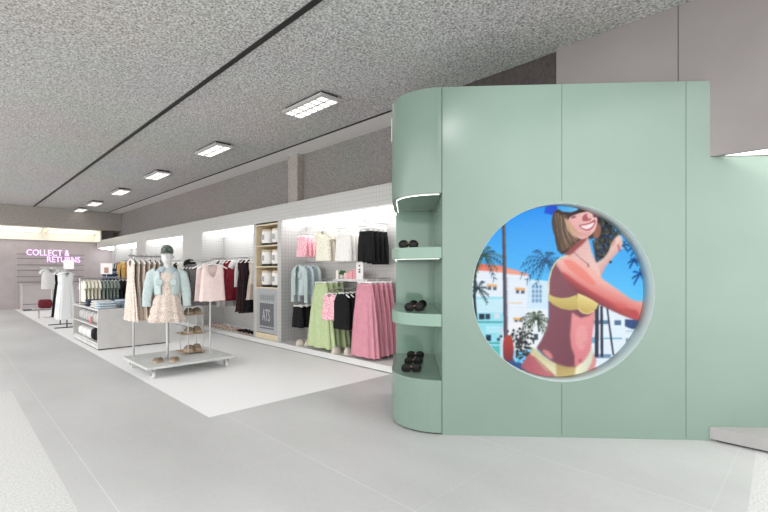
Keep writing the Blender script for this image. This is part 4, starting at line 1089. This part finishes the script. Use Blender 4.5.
# rail over the gondola
t = thing('clothes_rack', 'steel rail over the display counter with cream, grey and black tops', 'clothes rack', (1.95, 10.72, GZ))
MB().tube([(0, 0, 0), (0, 0, .53)], .012, 8).build('post', M['steel'], t); MB().tube([(1.1, 0, 0), (1.1, 0, .53)], .012, 8).build('post', M['steel'], t); MB().tube([(0, 0, .53), (1.1, 0, .53)], .012, 8).build('rail', M['steel'], t)
k = 0
for c, n_, x0 in (('lemon', 5, 2.0), ('sage_grey', 5, 2.33), ('black', 5, 2.66)):
    for i in range(n_):
        x = x0+i*.064
        w_ = {'lemon': 'cream', 'sage_grey': 'grey green', 'black': 'black'}[c]
        hanger((x, 10.72, GZ+.54), FWX, 'white hanger over the counter holding the %s %s top' % (nth(i), w_), 'top', 'hangers over the counter', 1.)
        tt = G('sweater', '%s top on the rail over the counter, %s of its colour' % (w_, nth(i)), 'top', (x, 10.72, GZ+.48), FWX, '%s tops over the counter' % w_)
        g_top(tt, CL[c], .42 if c != 'black' else .44, .15, .2, .22 if c != 'black' else .25, .028, (.05, .02), 'short', i)

# ------------------------------------------------------------------ far zone
t = thing('service_counter', 'grey service counter in front of the far wall under the pink sign', 'counter', (2.85, 20.0, 0))
P(-.95, 1.0, -.3, .3, .06, .9).build('body', M['counter'], t); bevel(P(-.98, 1.03, -.33, .33, .9, .94).build('worktop', M['greywall'], t), .005); P(-.9, .95, -.27, .27, 0, .06).build('plinth', M['poster_dark'], t)
P(-.93, .98, -.308, -.3005, .22, .24).build('groove', M['poster_dark'], t)
# sign
t = thing('wall_sign', 'glowing pink two line COLLECT & RETURNS sign on the far wall', 'sign', (2.6, FY-.012, 2.1))
for s, x0, x1, z in (('COLLECT &', 2.14, 3.45, 1.99), ('RETURNS', 2.75, 3.80, 1.735)):
    me = text_mesh(s, .3, .012); bb = [v.co.x for v in me.vertices]; hh = [v.co.y for v in me.vertices]
    me.transform(Matrix.Translation((-(min(bb)+max(bb))/2, -min(hh), 0)))
    me.transform(RX90 @ Matrix.Diagonal(((x1-x0)/(max(bb)-min(bb)), .215/(max(hh)-min(hh)), 1, 1))); me.materials.clear(); me.materials.append(M['pinkneon'])
    o = link('lettering', me, t); o.location = ((x0+x1)/2-2.6, -.001, z-2.1)
# white tee stand
t = thing('garment_stand', 'slim white stand carrying the white tee near the service counter', 'stand', (2.30, 16.6, 0))
MB().tube([(0, 0, .012), (0, 0, 1.50)], .02, 10).build('post', M['offwhite'], t); bevel(P(-.22, .22, -.22, .22, 0, .012).build('base_plate', M['offwhite'], t), .003); MB().tube([(-.28, 0, 1.5), (.28, 0, 1.5)], .014, 8).build('arm', M['offwhite'], t)
hanger((2.30, 16.50, 1.53), 0, 'hanger holding the white tee near the service counter', 'top', None, 1.2)
tt = G('white_tee', 'white short sleeved tee on the slim stand near the pink sign', 'tee', (2.30, 16.50, 1.475), 0); g_top(tt, CL['white'], .62, .2, .26, .27, .06, (.13, .03), 'short', 3)
fold('wine_knit', 'wine red knit bundle on the stand by the service counter', (2.10, 16.3, .30), (.34, .2, .26), 'wine', 0)
fold('black_knit', 'black knit bundle on the stand by the striped dresses', (2.62, 16.3, .30), (.22, .2, .28), 'black', 0)
t = thing('bundle_stand', 'low pale table under the wine and black knit bundles', 'table', (2.30, 16.3, 0))
P(-.5, .5, -.16, .16, .27, .30).build('top', M['counter'], t); MB().tube([(-.35, 0, 0), (-.35, 0, .27)], .02, 8).build('leg', M['counter'], t); MB().tube([(.35, 0, 0), (.35, 0, .27)], .02, 8).build('leg', M['counter'], t)
# rack of long striped dresses
t = thing('clothes_rack', 'steel rack of long grey striped dresses near the counter', 'clothes rack', (2.13, 13.2, 0))
for y in (0, .9):
    MB().tube([(0, y, .02), (0, y, 1.42)], .014, 8).build('post', M['darksteel'], t)
    P(-.25, .25, y-.03, y+.03, 0, .02).build('foot', M['darksteel'], t)
MB().tube([(0, -.06, 1.42), (0, .96, 1.42)], .014, 8).build('rail', M['steel'], t)
for i in range(7):
    y = 13.13+(i*.11 if i < 6 else .94); bk = i == 6
    hanger((2.13, y, 1.432), 0, '%s hanger from the near end on the striped dress rack' % nth(i), 'top', 'hangers on the striped dress rack', .8)
    tt = G('striped_dress' if not bk else 'black_dress', 'long black dress at the far end of the striped dress rack' if bk else 'long grey striped dress, %s from the near end of its rack' % nth(i), 'dress', (2.13, y, 1.37), 0, None if bk else 'long striped dresses'); g_dress(tt, CL['black' if bk else 'ltstripe'], 1.12, .12, .19, i, .12, .11, .025, .036)
for i, (x, y, lb) in enumerate(((2.13, 12.98, 'white price card standing above the striped dress rack'), (2.42, 10.74, 'white picture card standing above the counter rail'))):
    q = thing('sign_card', lb, 'sign', (x, y, 1.44 if i == 0 else GZ+.545), -PI/4+.25)
    MB().tube([(0, 0, 0), (0, 0, .1)], .006, 6).build('stem', M['steel'], q); P(-.11, .11, -.005, .005, .07 if i else .01, .30 if i else .23).build('card', M['white'], q)
    if i: P(-.04, .04, -.009, -.0055, .09, .21).build('picture', plain('card_picture', (176, 132, 118), .6), q)
t = thing('shelf_table', 'white table carrying the denim stack by the far bays', 'table', (3.85, 16.6, 0))
P(-.38, .38, -.3, .3, 1.02, 1.06).build('top', M['white'], t)
for x in (-.34, .34):
    for y in (-.26, .26): MB().tube([(x, y, 0), (x, y, 1.02)], .018, 8).build('leg', M['white'], t)
for i in range(5): fold('denim_stack', 'blue denim fold on the white table near the far bays, %s from the bottom' % nth(i), (3.85, 16.6, 1.06+i*.085), (.5-.04*i, .4, .085), 'blue' if i % 2 else 'navy', 0, 'denim folds on the white table', 'folded jeans')

# ------------------------------------------------------------------ sunglasses on the green shelves
def to_world(x, y, z):
    e = Vector((math.cos(ang), math.sin(ang), 0)); bb = Vector((-math.sin(ang), math.cos(ang), 0))
    p = A+e*x+bb*y; return (p.x, p.y, z)
def sunglasses(label, x, y, z, rz=0.):
    t = thing('sunglasses', label, 'sunglasses', to_world(x, y, z), ang+rz, 'sunglasses on the green shelves'); t.scale = (1.2, 1.2, 1.35)
    for s in (-1, 1):
        MB().ball((s*.038, 0, .027), .031, .004, .024, 14, 8).build('lens', M['lens'], t, True)
        MB().tube([(s*.038+.034*math.cos(a), 0, .027+.027*math.sin(a)) for a in [2*PI*k/16 for k in range(17)]], .006, 6).build('rim', M['glass_black'], t, True)
        MB().tube([(s*.072, .0, .035), (s*.074, .07, .034), (s*.068, .12, .012)], .004, 6).build('temple', M['glass_black'], t, True)
    MB().tube([(-.012, 0, .034), (0, -.002, .038), (.012, 0, .034)], .004, 6).build('bridge', M['tan'], t, True)
sunglasses('black sunglasses alone on the top green shelf', -.285, .30, 1.609, .0)
sunglasses('black sunglasses at the front of the middle green shelf', -.23, .25, 1.032, .05)
sunglasses('dark sunglasses behind the front pair on the middle green shelf', -.19, .62, 1.032, .3)
for i in range(3):
    sunglasses(('front', 'middle', 'rear')[i]+' black sunglasses of the three on the lowest green shelf', -.26+.025*i, .30+.32*i, .465, .0)

# ceiling spotlight aimed at the green wall
SP, TG = Vector((1.05, .35, 3.50)), Vector((3.72, 1.5, 2.55))
t = thing('ceiling_spotlight', 'small black ceiling spotlight aimed at the green display wall', 'ceiling light', (SP.x, SP.y, CEIL))
MB().tube([(0, 0, 0), (0, 0, -.1)], .012, 8).build('stem', M['black'], t)
dv = (TG-SP).normalized(); o0 = Vector((0, 0, SP.z-CEIL))
MB().tube([o0-dv*.12, o0+dv*.03], .045, 16).build('barrel', M['black'], t)
ld = bpy.data.lights.new('spot_lamp', 'SPOT'); ld.energy = 150; ld.spot_size = math.radians(46); ld.spot_blend = 1.; ld.shadow_soft_size = .04
lo = bpy.data.objects.new('spot_lamp', ld); C.objects.link(lo); lo.parent = t; lo.location = o0+dv*.05
lo.rotation_euler = dv.to_track_quat('-Z', 'Y').to_euler()

# ------------------------------------------------------------------ world, camera, render look
w = bpy.data.worlds.new('World'); sc.world = w; w.use_nodes = True
bg = w.node_tree.nodes['Background']; bg.inputs['Color'].default_value = (1., .998, .995, 1); bg.inputs['Strength'].default_value = 2.5
cam = bpy.data.cameras.new('camera'); cam.sensor_width = 36; cam.lens = 36*439/768; cam.shift_y = 15/768; cam.clip_end = 100
co = bpy.data.objects.new('camera', cam); C.objects.link(co); co.location = (0, 0, 1.4); co.rotation_euler = (PI/2, 0, -PI/4)
sc.camera = co
sc.view_settings.view_transform = 'Standard'; sc.view_settings.look = 'None'; sc.view_settings.gamma = 1; sc.view_settings.exposure = .4
sc.view_settings.use_curve_mapping = False
sc.cycles.use_denoising = True
sc.cycles.max_bounces = 8; sc.cycles.diffuse_bounces = 5; sc.cycles.glossy_bounces = 4
sc.cycles.sample_clamp_indirect = 6
